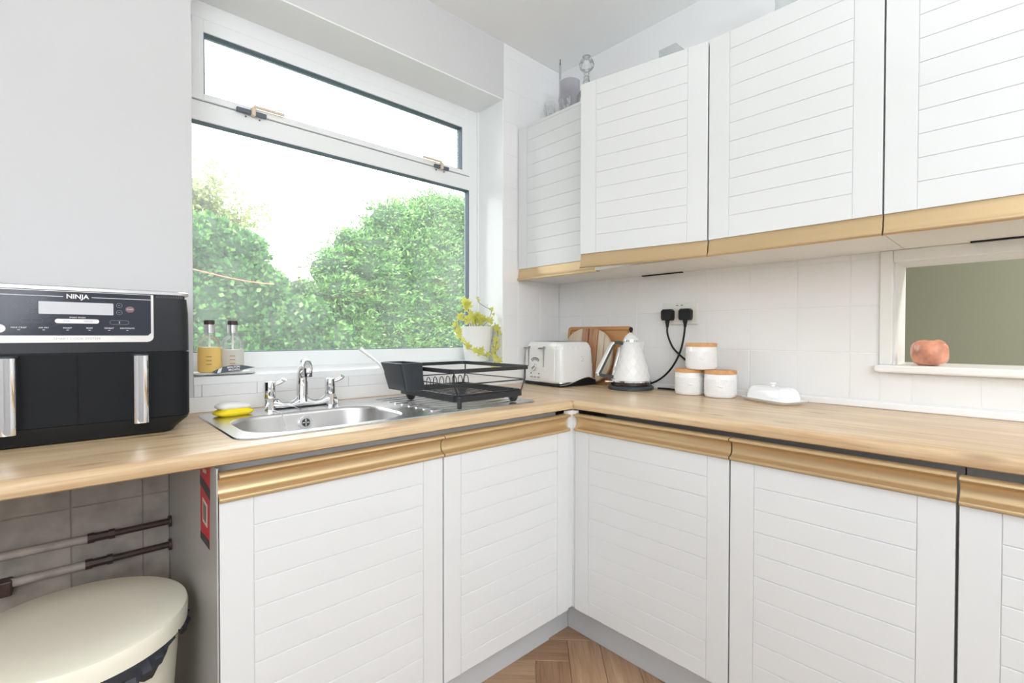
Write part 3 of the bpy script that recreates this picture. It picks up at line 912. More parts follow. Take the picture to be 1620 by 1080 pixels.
# drawers
def drawer(s):
    xo, xi = AX + s * 0.2095, AX + s * 0.0016
    rr_ = 0.034
    y0, y1 = AF - 0.002, AF + 0.06
    arc = [(xo - s * rr_ * (1 - math.cos(R(a))), y0 + rr_ - rr_ * math.sin(R(a))) for a in range(0, 91, 15)]
    poly = [(xo, y1)] + arc + [(xi, y0), (xi, y1)]
    b_ = MB().loft([[(x, y, 0.9415) for x, y in poly], [(x, y, 1.0955) for x, y in poly]])
    d = obj('drawer', b_, mat('matte_black_drawer', (0.009, 0.010, 0.012, 1), 0.55, spec=0.2, bump=0.08, bscale=500), af, smooth=35)
    hx = AX + s * 0.107
    D = [(hx - 0.0165, AF - 0.001), (hx - 0.0165, AF - 0.022), (hx - 0.0145, AF - 0.030)] + [(hx + 0.0145 * math.sin(R(a)), AF - 0.030 - 0.009 * math.cos(R(a))) for a in range(-75, 76, 15)] + [(hx + 0.0145, AF - 0.030), (hx + 0.0165, AF - 0.022), (hx + 0.0165, AF - 0.001)]
    h = obj('handle', extr(D, 0.935, 1.090), CHROME, d, smooth=35)
    sm = [(hx + (x - hx) * 0.97, AF + (y - AF) * 0.95) for x, y in D]
    obj('handle_cap', extr(sm, 1.090, 1.0935), DARKGREY, d, smooth=35)
drawer(-1)
drawer(1)
# control panel
px0, px1 = AX - 0.134, AX + 0.134
tp_ = [(px0, 1.232), (px0, 1.132)] + [(px0 + 0.012 - 0.012 * math.cos(R(a)), 1.133 - 0.012 * math.sin(R(a))) for a in (30, 60, 90)] + [(px1 - 0.012 + 0.012 * math.cos(R(a)), 1.133 - 0.012 * math.sin(R(a))) for a in (90, 60, 30)] + [(px1, 1.132), (px1, 1.232)]
obj('panel_trim', MB().prism(tp_, AF - 0.003, AF + 0.01, lambda p, q, a: (p, a, q)), mat('champagne_trim', (0.80, 0.78, 0.74, 1), 0.3, metal=0.6), af, smooth=35)
gx0, gx1 = px0 + 0.004, px1 - 0.005
gp = [(gx0, 1.231), (gx0, 1.142), (gx0 + 0.006, 1.136), (gx1 - 0.006, 1.136), (gx1, 1.142), (gx1, 1.231)]
cp = obj('control_panel', MB().prism(gp, AF - 0.0045, AF - 0.002, lambda p, q, a: (p, a, q)), BLACKG, af)
PY = AF - 0.0046
def flat(name, poly, m, off=0.0, th=0.0004):
    return obj(name, MB().prism(poly, PY - off - th, PY - off, lambda p, q, a: (p, a, q)), m, cp)
def fl_rect(name, x0, x1, z0, z1, m, off=0.0, r=0.0):
    pl = rrect(x1 - x0, z1 - z0, r, 5, (x0 + x1) / 2, (z0 + z1) / 2) if r else [(x0, z0), (x1, z0), (x1, z1), (x0, z1)]
    return flat(name, pl, m, off)
def fl_text(s, x, z, size, m=PRINTW, off=0.0006, bold=0.0, name='printed_text'):
    return text(name, s, size, m, cp, face_mtx((x, PY - off, z), (1, 0, 0), (0, 0, 1)), bold=bold, depth=0.0002)
fl_rect('display', AX - 0.0605, AX + 0.0605, 1.182, 1.2085, DISP, r=0.0015)
fl_text('NINJA', AX + 0.0005, 1.2205, 0.0135, bold=0.00035, name='brand_lettering')
fl_rect('printed_line', gx0, AX - 0.0225, 1.2195, 1.2206, PRINTW)
fl_rect('printed_line', AX + 0.0235, gx1, 1.2195, 1.2206, PRINTW)
fl_rect('button', AX - 0.036, AX + 0.036, 1.1625, 1.172, PRINTW, r=0.0047)
fl_text('SYNC', AX - 0.017, 1.1673, 0.0042, PRINTG, 0.0009)
fl_text('MATCH', AX + 0.018, 1.1673, 0.0042, PRINTG, 0.0009)
fl_text('SMART FINISH', AX, 1.1752, 0.0042)
def outline(x0, x1, z0, z1, r, th, m, name='button_outline'):
    o_ = rrect(x1 - x0, z1 - z0, r, 6, (x0 + x1) / 2, (z0 + z1) / 2)
    i_ = rrect(x1 - x0 - 2 * th, z1 - z0 - 2 * th, max(r - th, 0.0001), 6, (x0 + x1) / 2, (z0 + z1) / 2)
    rg = lambda pl, y: [(p, y, q) for p, q in pl]
    b_ = MB().loft([rg(o_, PY), rg(o_, PY - 0.0004), rg(i_, PY - 0.0004), rg(i_, PY)], False, False)
    return obj(name, b_, m, cp)
outline(AX - 0.088, AX - 0.054, 1.163, 1.1725, 0.0047, 0.0004, PRINTD)
outline(AX + 0.054, AX + 0.088, 1.161, 1.1705, 0.0047, 0.0005, PRINTG)
fl_text('1', AX - 0.071, 1.1675, 0.006, PRINTD)
fl_text('2', AX + 0.071, 1.1657, 0.006, PRINTW)
for sx, mm in ((-1, PRINTD), (1, PRINTG)):
    for zz, ss in ((1.2045, '^'), (1.1885, 'v')):
        outline(AX + sx * 0.071 - 0.0052, AX + sx * 0.071 + 0.0052, zz - 0.0052, zz + 0.0052, 0.0051, 0.0005, mm)
        fl_rect('button_mark', AX + sx * 0.071 - 0.0018, AX + sx * 0.071 + 0.0018, zz - 0.0004, zz + 0.0004, mm)
outline(AX - 0.0975, AX - 0.0905, 1.193, 1.200, 0.0034, 0.0004, PRINTD)
fl_rect('button', AX + 0.082, AX + 0.098, 1.189, 1.203, mat('dim_red_button', (0.20, 0.12, 0.14, 1), 0.3), r=0.0069)
fl_text('START', AX + 0.090, 1.196, 0.0042, PRINTW, 0.0009)
flat('dial_button', [(AX - 0.118 + 0.0095 * math.cos(2 * PI * k / 24), 1.1505 + 0.0085 * math.sin(2 * PI * k / 24)) for k in range(24)], PRINTW)
for s_, x in (('MAX CRISP', -0.090), ('AIR FRY', -0.053), ('ROAST', -0.016), ('BAKE', 0.0195), ('REHEAT', 0.053), ('DEHYDRATE', 0.085)):
    fl_text(s_, AX + x, 1.1525, 0.0046, PRINTW)
    fl_rect('indicator', AX + x - 0.002, AX + x + 0.002, 1.1474, 1.1482, PRINTW)
text('printed_text', 'SMART COOK SYSTEM', 0.0075, PRINTG, af, face_mtx((AX, AF - 0.0031, 1.1288), (1, 0, 0), (0, 0, 1)), depth=0.0002)

# ------------------------------------------------------------------ window sill things
def soap(x, y, liquid, lev, label):
    t = thing('soap_bottle', label, 'soap bottle', (x, y, 1.018), group='pump soap bottles')
    o_ = [(0.026, 0.0), (0.031, 0.003), (0.032, 0.01), (0.032, 0.088), (0.030, 0.100), (0.024, 0.110), (0.0155, 0.116), (0.0135, 0.120), (0.0135, 0.152)]
    obj('bottle', MB().lathe(o_, (0, 0, 0), 32, True, False), CLEAR, t, world=False, smooth=50, recalc=False)
    obj('soap', MB().lathe([(0.026, 0.0005), (0.0314, 0.003), (0.0323, 0.010), (0.0323, lev - 0.001), (0.030, lev)], (0, 0, 0), 32), liquid, t, world=False, smooth=50)
    obj('dip_tube', MB().lathe([(0.003, lev), (0.003, 0.15)], (0, 0, 0), 10), mat('white_tube', (0.85, 0.84, 0.78, 1), 0.4), t, world=False)
    obj('collar', MB().lathe([(0.0142, 0.126), (0.0142, 0.152)], (0, 0, 0), 24, False, False), SILVER, t, world=False, smooth=40)
    obj('cap', MB().lathe([(0.0150, 0.152), (0.0152, 0.154), (0.0152, 0.164), (0.0135, 0.166)], (0, 0, 0), 24), mat('dark_brown_cap', (0.05, 0.04, 0.035, 1), 0.4), t, world=False, smooth=40)
    for q in range(3):
        obj('print_line', MB().box(0.0005, 0.016, -0.0334, -0.0322, 0.050 - q * 0.012, 0.053 - q * 0.012).xform(Matrix.Rotation(R(-28), 4, 'Z')), mat('faint_print', (0.62, 0.42, 0.14, 1), 0.5), t, world=False)
    return t
soap(-1.611, 0.048, AMBER, 0.081, 'clear pump bottle filled with bright orange soap, on the sill')
soap(-1.543, 0.060, LOTION, 0.072, 'clear pump bottle with cream white lotion, on the sill')
tr = thing('soap_tray', 'flat white tray under the soap bottles on the window sill', 'tray', (-1.58, 0.05, 1.0115))
def trayring(g, z):
    return [(x, y, z) for x, y in rrect(0.178 - g, 0.088 - g, 0.012, 4, -1.570, 0.052)]
obj('tray_body', MB().loft([trayring(0.012, 1.0125), trayring(0.0, 1.0175), trayring(0.004, 1.0185), trayring(0.016, 1.0155)]), WGLOSS, tr, smooth=35)
cd = thing('soap_name_plate', 'dark slate curved name plate lying in front of the soap bottles', 'name plate', (-1.55, 0.012, 1.019))
cdp = [(-0.062, -0.006), (-0.052, 0.001), (-0.03, 0.011), (-0.004, 0.0155), (0.024, 0.0145), (0.062, 0.006), (0.045, 0.0035), (0.01, -0.0035), (-0.02, -0.0065), (-0.048, -0.0105)]
cm = Matrix.Translation((-1.552, 0.0055, 1.026)) @ Matrix.Rotation(R(68), 4, 'X')
obj('plate', MB().prism(cdp, -0.001, 0.001, lambda p, q, a: (p, q, a)).xform(cm), SLATE, cd)
text('lettering', 'MOLTON\nBROWN', 0.0085, PRINTW, cd, cm @ Matrix.Translation((0.0, 0.0046, 0.0012)) @ Matrix.Rotation(R(3), 4, 'Z'), depth=0.0002, bold=0.0002)
obj('silver_end', MB().prism([(-0.048, -0.0095), (-0.038, -0.008), (-0.032, 0.009), (-0.043, 0.004)], 0.0011, 0.0014, lambda p, q, a: (p, q, a)).xform(cm), PRINTW, cd)

pp = thing('potted_ivy', 'trailing yellow green ivy in a white pot on the sill', 'potted plant', (-0.494, 0.088, 1.0125))
obj('pot', MB().lathe([(0.052, 0.0), (0.056, 0.002), (0.079, 0.160), (0.081, 0.163), (0.081, 0.166), (0.077, 0.166), (0.074, 0.155)], (0, 0, 0), 36, True, False), WCERAM, pp, world=False, smooth=40)
obj('soil', MB().lathe([(0.0735, 0.150), (0.0745, 0.157)], (0, 0, 0), 24), SOIL, pp, world=False)
stems = [
    [(-0.02, 0, 0.155), (-0.05, -0.03, 0.19), (-0.09, -0.05, 0.200), (-0.115, -0.06, 0.165), (-0.112, -0.07, 0.12), (-0.09, -0.085, 0.075), (-0.055, -0.095, 0.045), (-0.02, -0.10, 0.028)],
    [(-0.01, 0, 0.155), (-0.03, -0.01, 0.205), (-0.055, -0.02, 0.24), (-0.066, -0.03, 0.275)],
    [(0.02, 0, 0.155), (0.05, -0.02, 0.20), (0.066, -0.02, 0.245), (0.03, -0.02, 0.262), (0.0, -0.01, 0.285), (0.002, -0.01, 0.31)],
    [(0.02, -0.03, 0.155), (0.048, -0.07, 0.163), (0.048, -0.085, 0.12), (0.03, -0.092, 0.07), (0.018, -0.10, 0.02), (0.012, -0.105, -0.02)],
    [(0.0, 0, 0.155), (0.01, -0.02, 0.185), (0.03, -0.03, 0.20)],
    [(-0.01, -0.02, 0.155), (-0.03, -0.04, 0.19), (-0.03, -0.05, 0.205)],
]
leaf_outline = [(0, 0), (0.35, -0.12), (0.55, 0.12), (0.30, 0.30), (0.42, 0.62), (0.15, 0.60), (0, 1.0), (-0.15, 0.60), (-0.42, 0.62), (-0.30, 0.30), (-0.55, 0.12), (-0.35, -0.12)]
lm = MB()
lm.add([(x, y - 0.0, 0.12 * abs(x)) for x, y in leaf_outline] + [(0, 0.35, 0)], [(i, (i + 1) % 12, 12) for i in range(12)])
proto_leaf = obj('leaf', lm, LEAFY, pp, world=False, recalc=False)
proto_leaf.data.name = 'ivy_leaf'
for si, s_ in enumerate(stems):
    pts = [Vector((p.x * (1.5 if p.x < 0 else 1.1), p.y * 1.1, p.z)) for p in spline(s_, 6)]
    obj('stem', MB().tube(pts, 0.0012, 5), STEM, pp, world=False)
    step = 3 if si not in (2,) else 5
    for k in range(3, len(pts), step):
        for dup_ in range(2 if si in (0, 4, 5) and k % 2 == 0 else 1):
            c = linkcopy(proto_leaf, pp)
            p = pts[k]
            c.location = p + Vector((random.uniform(-0.012, 0.012), random.uniform(-0.015, 0.002), random.uniform(-0.008, 0.008)))
            c.rotation_euler = (R(random.uniform(50, 120)), R(random.uniform(-50, 50)), R(random.uniform(-60, 40)))
            s2 = random.uniform(0.024, 0.042) * (0.6 if si == 2 else 1)
            c.scale = (s2, s2, s2)
for (x, y, z, s2) in ((-0.03, -0.03, 0.2, .045), (-0.01, -0.04, 0.205, .042), (0.015, -0.03, 0.195, .036), (0.035, -0.04, 0.185, .036), (-0.045, -0.03, 0.215, .034), (-0.06, -0.035, 0.265, .045), (-0.056, -0.035, 0.25, .04), (0.055, -0.055, 0.06, .04)):
    c = linkcopy(proto_leaf, pp)
    c.location = (x * 1.3, y, z)
    c.rotation_euler = (R(random.uniform(70, 110)), R(random.uniform(-40, 40)), R(random.uniform(-60, 0)))
    c.scale = (s2, s2, s2)
bpy.data.objects.remove(proto_leaf)

# ------------------------------------------------------------------ worktop things by the right wall
# chopping boards
rb = thing('chopping_board', 'rectangular beech chopping board leaning on the tiles behind the toaster', 'chopping board', (-0.02, -0.265, 0.9))
tilt = Matrix.Translation((-0.034, 0, 0.9005)) @ Matrix.Rotation(R(6.5), 4, 'Y')
rp = rrect(0.39, 0.282, 0.018, 5, -0.266, 0.141)
obj('board', MB().loft([[(0, p, q) for p, q in rp], [(0.012, p, q) for p, q in rp]]).xform(tilt), BEECH, rb, smooth=35)
inner = rrect(0.36, 0.252, 0.012, 5, -0.266, 0.141)
inn2 = rrect(0.345, 0.237, 0.010, 5, -0.266, 0.141)
obj('groove', MB().loft([[(-0.0004, p, q) for p, q in inner], [(-0.0004, p, q) for p, q in inn2], [(0.001, p, q) for p, q in inn2], [(0.001, p, q) for p, q in inner]], False, False).xform(tilt), mat('groove_wood', srgb(176, 120, 70), 0.6), rb)
ob = thing('round_board', 'round striped wooden serving board in front of the beech chopping board', 'serving board', (-0.05, -0.235, 0.9))
tilt2 = Matrix.Translation((-0.062, 0, 0.9005)) @ Matrix.Rotation(R(7.5), 4, 'Y')
def sup(t_, a=0.150, b_=0.136, n_=2.3):
    c_, s_ = math.cos(t_), math.sin(t_)
    return (-0.232 + a * math.copysign(abs(c_) ** (2 / n_), c_), b_ + b_ * math.copysign(abs(s_) ** (2 / n_), s_))
edge = [sup(2 * PI * k / 160) for k in range(160)]
ys = [-0.40, -0.335, -0.295, -0.232 - 0.005, -0.20, -0.07]
for k in range(5):
    lo_, hi_ = ys[k], ys[k + 1]
    top = sorted([(y, z) for y, z in edge if lo_ <= y <= hi_ and z >= 0.136])
    bot = sorted([(y, z) for y, z in edge if lo_ <= y <= hi_ and z < 0.136], reverse=True)
    poly = top + bot
    if len(poly) > 3:
        obj('wood_strip', MB().prism(poly, -0.014, 0.0, lambda p, q, a: (a, p, q)).xform(tilt2), (PALEW, PALEW, DARKW, DARKW, PALEW)[k] if k != 1 else PALEW, ob)

# toaster
ts = thing('toaster', 'white faceted four slice toaster with two levers in the worktop corner', 'toaster', (-0.181, -0.158, 0.9), R(-5.2))
TD, TWD = 0.232, 0.268
def tsec(sx, sy, z, r, ph=None, amp=0.0):
    r = min(r, 0.028)
    pts = rrect(TD * sx, TWD * sy, r, 6)
    # subdivide straight sides so facets can be pressed in
    full_ = []
    n_ = len(pts)
    for i in range(n_):
        p, q = Vector(pts[i]), Vector(pts[(i + 1) % n_])
        L_ = (q - p).length
        k_ = max(1, round(L_ / 0.02))
        if L_ > 0.05:
            k_ = 10
        for j in range(k_):
            full_.append(p.lerp(q, j / k_))
    out_ = []
    for i, p in enumerate(full_):
        d = p.normalized()
        a = amp * (1 if (i + (ph or 0)) % 2 else -1) if ph is not None else 0
        out_.append((p.x + d.x * a, p.y + d.y * a, z))
    return out_
NS = 9
rings = [tsec(0.985, 0.985, 0.018, 0.03)]
for k in range(NS):
    t_ = k / (NS - 1)
    z = 0.024 + t_ * 0.148
    s_ = 1.0 - 0.035 * t_ - 0.02 * t_ ** 3
    rings.append(tsec(s_, s_, z, 0.034, k, 0.0020))
for z, s_ in ((0.186, 0.925), (0.197, 0.89), (0.204, 0.84), (0.207, 0.77)):
    rings.append(tsec(s_, s_, z, 0.034))
obj('body', MB().loft(rings), WGLOSS, ts, world=False, smooth=3)
# smooth front and side cover plates leave the facets on the corner
obj('front_plate', MB().loft([[(-0.119 - 0.001 * 0, y, 0.028) for y in (-0.096, 0.112)] + [(-0.112, y, 0.028) for y in (0.112, -0.096)],
                              [(-0.1178, y, 0.10) for y in (-0.096, 0.110)] + [(-0.105, y, 0.10) for y in (0.110, -0.096)],
                              [(-0.1135, y, 0.172) for y in (-0.094, 0.108)] + [(-0.10, y, 0.172) for y in (0.108, -0.094)]]), WGLOSS, ts, world=False, smooth=30)
def wav(x):
    t_ = (x + TD / 2) / TD
    return 0.008 + 0.030 * (0.5 - 0.5 * math.cos(PI * min(1, max(0, (t_ - 0.05) / 0.75)))) - 0.012 * max(0, t_ - 0.8) / 0.2
for sgn in (-1,):
    pl = [(-0.116 + 0.232 * k / 20, wav(-0.116 + 0.232 * k / 20)) for k in range(21)]
    poly = [(x, z) for x, z in pl] + [(0.118, 0.0035), (-0.118, 0.0035)]
    obj('base_skirt', MB().prism(poly, -0.1375, -0.11, lambda p, q, a: (p, a, q)), BLACK, ts, world=False, smooth=35)
    obj('chrome_line', MB().tube([(x, -0.1375, z + 0.001) for x, z in pl], 0.0014, 6), CHROME, ts, world=False)
obj('base_plate', extr(rrect(TD + 0.006, TWD + 0.006, 0.034, 6), 0.003, 0.016), BLACK, ts, world=False, smooth=35)
obj('chrome_band', extr(rrect(TD + 0.002, TWD + 0.002, 0.034, 6), 0.016, 0.021), CHROME, ts, world=False, smooth=35)
for y in (0.055, -0.055):
    obj('bread_slot', MB().box(-0.075, 0.075, y - 0.034, y - 0.010, 0.2062, 0.2078).box(-0.075, 0.075, y + 0.010, y + 0.034, 0.2062, 0.2078), PRINTB, ts, world=False)
for y in (0.084, -0.026):
    obj('lever_track', MB().box(-0.1215, -0.110, y - 0.0012, y + 0.0012, 0.088, 0.185), PRINTG, ts, world=False)
    l = obj('lever', MB().box(-0.134, -0.112, y - 0.002, y + 0.024, 0.172, 0.179, 0.002), mat('lever_grey', (0.30, 0.30, 0.31, 1), 0.3, metal=0.6), ts, world=False)
KM = Matrix.Translation((-0.1185, 0.036, 0.084)) @ Matrix.Rotation(R(-90), 4, 'Y')
kn = obj('dial', MB().lathe([(0.0185, 0.0), (0.0175, 0.010), (0.014, 0.013)], seg=20).xform(KM), CHROME, ts, world=False, smooth=35)
obj('dial_mark', MB().box(-0.004, 0.004, -0.011, 0.011, 0.013, 0.0145).xform(KM @ Matrix.Rotation(R(35), 4, 'Z')), PRINTG, kn, world=False)
arc = [(0.030 * math.cos(R(a)), 0.030 * math.sin(R(a))) for a in range(50, 131, 8)] + [(0.040 * math.cos(R(a)), 0.040 * math.sin(R(a))) for a in range(130, 49, -8)]
obj('dial_scale', MB().prism([(p + 0.036, q + 0.088) for p, q in arc], -0.1186, -0.1176, lambda p, q, a: (a, p, q)), mat('grey_scale', (0.55, 0.55, 0.55, 1), 0.4), ts, world=False)
for a in range(50, 131, 20):
    obj('scale_mark', MB().tube([(-0.1188, 0.036 + 0.031 * math.cos(R(a)), 0.088 + 0.031 * math.sin(R(a))), (-0.1188, 0.036 + 0.042 * math.cos(R(a)), 0.088 + 0.042 * math.sin(R(a)))], 0.0012, 5), PRINTB, ts, world=False)
obj('scale_mark', MB().tube([(-0.1185, 0.036 + 0.043 * math.cos(R(a)), 0.088 + 0.043 * math.sin(R(a))) for a in range(48, 133, 6)], 0.0012, 5), PRINTB, ts, world=False)
for y in (0.064, 0.007):
    obj('indicator', MB().lathe([(0.003, 0), (0.003, 0.002)], seg=10).xform(Matrix.Translation((-0.1192, y, 0.055)) @ Matrix.Rotation(R(-90), 4, 'Y')), PRINTB, ts, world=False)
for y in (0.062, 0.036, 0.010):
    obj('button', MB().box(-0.1218, -0.116, y - 0.008, y + 0.008, 0.034, 0.041, 0.001), mat('button_grey', (0.42, 0.42, 0.42, 1), 0.4), ts, world=False)
for q in range(3):
    obj('side_print', MB().box(0.025, 0.041, -0.1306, -0.120, 0.136 - q * 0.010, 0.1375 - q * 0.010), PRINTG, ts, world=False)

# kettle
kt = thing('kettle', 'white faceted cordless kettle with black and white handle on its power base', 'kettle', (-0.112, -0.524, 0.9), R(143.4))
obj('power_base', MB().lathe([(0.094, 0.0), (0.0985, 0.003), (0.0985, 0.013), (0.092, 0.018)], (0, 0, 0), 48), mat('base_grey', (0.04, 0.055, 0.06, 1), 0.35), kt, world=False, smooth=35)
obj('heating_ring', MB().lathe([(0.082, 0.018), (0.085, 0.020), (0.085, 0.034)], (0, 0, 0), 48), mat('brown_black', (0.035, 0.025, 0.022, 1), 0.15), kt, world=False, smooth=35)
obj('chrome_band', MB().lathe([(0.085, 0.033), (0.0875, 0.034), (0.0872, 0.041), (0.084, 0.042)], (0, 0, 0), 48), CHROME, kt, world=False, smooth=35)
nf = 16
mbk = MB()
kv, kf = [], []
NK = 8
for k in range(NK + 1):
    t_ = k / NK
    z = 0.041 + t_ * 0.168
    r_ = 0.0865 - 0.012 * t_ - 0.036 * t_ ** 1.5
    for i in range(nf):
        a = 2 * PI * (i + 0.5 * (k % 2)) / nf
        e = 0.0
        if t_ > 0.75 and abs(a - PI) < 0.5:
            e = 0.026 * (t_ - 0.75) / 0.25 * (1 - abs(a - PI) / 0.5)
        kv.append(((r_ + e) * math.cos(a), (r_ + e) * math.sin(a), z))
for k in range(NK):
    for i in range(nf):
        j = (i + 1) % nf
        p0, p1, q0, q1 = k * nf + i, k * nf + j, (k + 1) * nf + i, (k + 1) * nf + j
        kf += [(p0, p1, q0), (p1, q1, q0)] if k % 2 == 0 else [(p0, p1, q1), (p0, q1, q0)]
kf += [tuple(range(nf - 1, -1, -1)), tuple(NK * nf + i for i in range(nf))]
mbk.add(kv, kf)
obj('body', mbk, WGLOSS, kt, world=False)
obj('lid_ring', MB().lathe([(0.034, 0.209), (0.0335, 0.2175)], (0, 0, 0), 40), CHROME, kt, world=False, smooth=35)
ld = obj('lid', MB().lathe([(0.033, 0.2175), (0.032, 0.222), (0.022, 0.238), (0.010, 0.248), (0.005, 0.25)], (0, 0, 0), 40), WGLOSS, kt, world=False, smooth=35)
obj('knob', MB().lathe([(0.003, 0.249), (0.0035, 0.253), (0.0075, 0.257), (0.0095, 0.263), (0.0085, 0.269), (0.004, 0.2735)], (0, 0, 0), 24), BLACK, ld, world=False, smooth=50)
def slab(path, wd, th, off=0.0):
    rings_ = []
    for i, (x, z) in enumerate(path):
        p0 = Vector(path[max(i - 1, 0)])
        p1 = Vector(path[min(i + 1, len(path) - 1)])
        t_ = (p1 - p0).normalized()
        nrm = Vector((-t_.y, t_.x))
        a = Vector((x, z)) + nrm * (off + th / 2)
        c = Vector((x, z)) + nrm * (off - th / 2)
        rings_.append([(a.x, -wd / 2, a.y), (a.x, wd / 2, a.y), (c.x, wd / 2, c.y), (c.x, -wd / 2, c.y)])
    return MB().loft(rings_)
hp = [(0.034, 0.200), (0.055, 0.206), (0.078, 0.205), (0.084, 0.196), (0.105, 0.155), (0.125, 0.115), (0.145, 0.075), (0.146, 0.068), (0.130, 0.061), (0.082, 0.055)]
hd = obj('handle', slab(hp, 0.026, 0.014), DARKGREY, kt, world=False, smooth=25)
obj('handle_cover', slab([(0.080, 0.207), (0.092, 0.194), (0.113, 0.153), (0.133, 0.113), (0.154, 0.072), (0.150, 0.062)], 0.0275, 0.007), WGLOSS, hd, world=False, smooth=25)
obj('level_window', MB().loft([[(0.0845, -0.009, 0.06), (0.0845, 0.009, 0.06), (0.080, 0.009, 0.06), (0.080, -0.009, 0.06)], [(0.057, -0.007, 0.185), (0.057, 0.007, 0.185), (0.05, 0.007, 0.185), (0.05, -0.007, 0.185)]]), CHROME, kt, world=False)
obj('switch', MB().box(0.082, 0.118, -0.010, 0.010, 0.031, 0.038, 0.002), CHROME, kt, world=False)

# canisters
HEX = MB()
def canister(x, y, z, r, label, rz):
    t = thing('canister', label, 'canister', (x, y, z), rz, group='white honeycomb canisters')
    h_ = 0.0895
    obj('jar', MB().lathe([(r - 0.009, 0.0), (r - 0.003, 0.002), (r, 0.009), (r, h_ - 0.004), (r - 0.002, h_)], (0, 0, 0), 44), WCERAM, t, world=False, smooth=40)
    obj('lid', MB().lathe([(r - 0.001, h_), (r + 0.0015, h_ + 0.001), (r + 0.0015, h_ + 0.0125), (r, h_ + 0.0140)], (0, 0, 0), 44), BAMBOO, t, world=False, smooth=40)
    hx = MB()
    ph = 0.0078
    for row in range(9):
        for k in range(44):
            a = (k + 0.5 * (row % 2)) * ph / r
            if a > 2 * PI - 0.05:
                continue
            zc = 0.0135 + row * ph * 0.87
            da = (a + PI) % (2 * PI) - PI
            if abs(da) < 0.30 and 0.028 < zc < 0.060:
                continue
            o_, i_ = [], []
            for q in range(6):
                an = R(30 + 60 * q)
                for lst, rad, hh in ((o_, ph * 0.53, 0.0), (i_, ph * 0.40, 0.0011)):
                    aa = a + rad * math.cos(an) / r
                    lst.append(((r + hh) * math.cos(aa), (r + hh) * math.sin(aa), zc + rad * math.sin(an)))
            hx.loft([o_, i_], False, True)
    hobj = obj('honeycomb_relief', hx, WCERAM, t, world=False, recalc=False)
    hobj['kind'] = 'stuff'
    be = MB()
    for (dy, dz, ry, rz_) in ((0, 0, 0.0075, 0.0042), (-0.009, 0.001, 0.0038, 0.0036)):
        be.lathe([(0.05 * 0 + 1e-4, -1)] + [(math.cos(R(a)), math.sin(R(a))) for a in range(-75, 76, 15)] + [(1e-4, 1)], seg=12)
        n_ = 13 * 12
        for i in range(len(be.v) - n_, len(be.v)):
            vx, vy, vz = be.v[i]
            be.v[i] = (r + 0.003 * vx, dy + ry * vz, 0.044 + dz + rz_ * vy)
    for s_ in (-1, 1):
        be.add([(r + 0.0014, 0.000, 0.047), (r + 0.0018, s_ * 0.003 + 0.004, 0.0565), (r + 0.0018, s_ * 0.003 + 0.010, 0.0555), (r + 0.0014, 0.006, 0.047)], [(0, 1, 2, 3)])
    obj('bee_relief', be, WCERAM, t, world=False, smooth=60, recalc=False)
fa = math.atan2(-1.72 + 0.85, -1.94 + 0.09)
canister(-0.092, -0.787, 0.9, 0.0545, 'white honeycomb canister with bamboo lid, lower one nearer the kettle', fa + 0.15)
canister(-0.087, -0.9105, 0.9, 0.0575, 'white honeycomb canister with bamboo lid, lower one nearer the butter dish', fa + 0.05)
canister(-0.092, -0.836, 1.0040, 0.0575, 'white honeycomb canister with bamboo lid, top one resting on two others', fa + 0.1)

# butter dish
bd_ = thing('butter_dish', 'white porcelain butter dish with domed lid right of the canisters', 'butter dish', (-0.098, -1.104, 0.9), R(-25.5))
def brr(w_, d_, r_, z):
    return [(x, y, z) for x, y in rrect(w_, d_, r_, 7)]
obj('dish', MB().loft([brr(0.085, 0.165, 0.02, 0.0), brr(0.092, 0.172, 0.022, 0.003), brr(0.122, 0.208, 0.026, 0.0125), brr(0.124, 0.210, 0.026, 0.0145), brr(0.119, 0.205, 0.025, 0.0145), brr(0.095, 0.175, 0.02, 0.0085)]), WPORC, bd_, world=False, smooth=35)
ld = obj('lid', MB().loft([brr(0.093, 0.173, 0.024, 0.0095), brr(0.092, 0.172, 0.024, 0.022), brr(0.086, 0.165, 0.024, 0.040), brr(0.077, 0.155, 0.024, 0.051), brr(0.062, 0.138, 0.022, 0.0565), brr(0.03, 0.10, 0.014, 0.058)]), WPORC, bd_, world=False, smooth=35)
obj('knob', MB().loft([brr(0.010, 0.012, 0.004, 0.057), brr(0.009, 0.010, 0.004, 0.062), brr(0.016, 0.020, 0.006, 0.068), brr(0.014, 0.018, 0.006, 0.071)]), WPORC, ld, world=False, smooth=40)

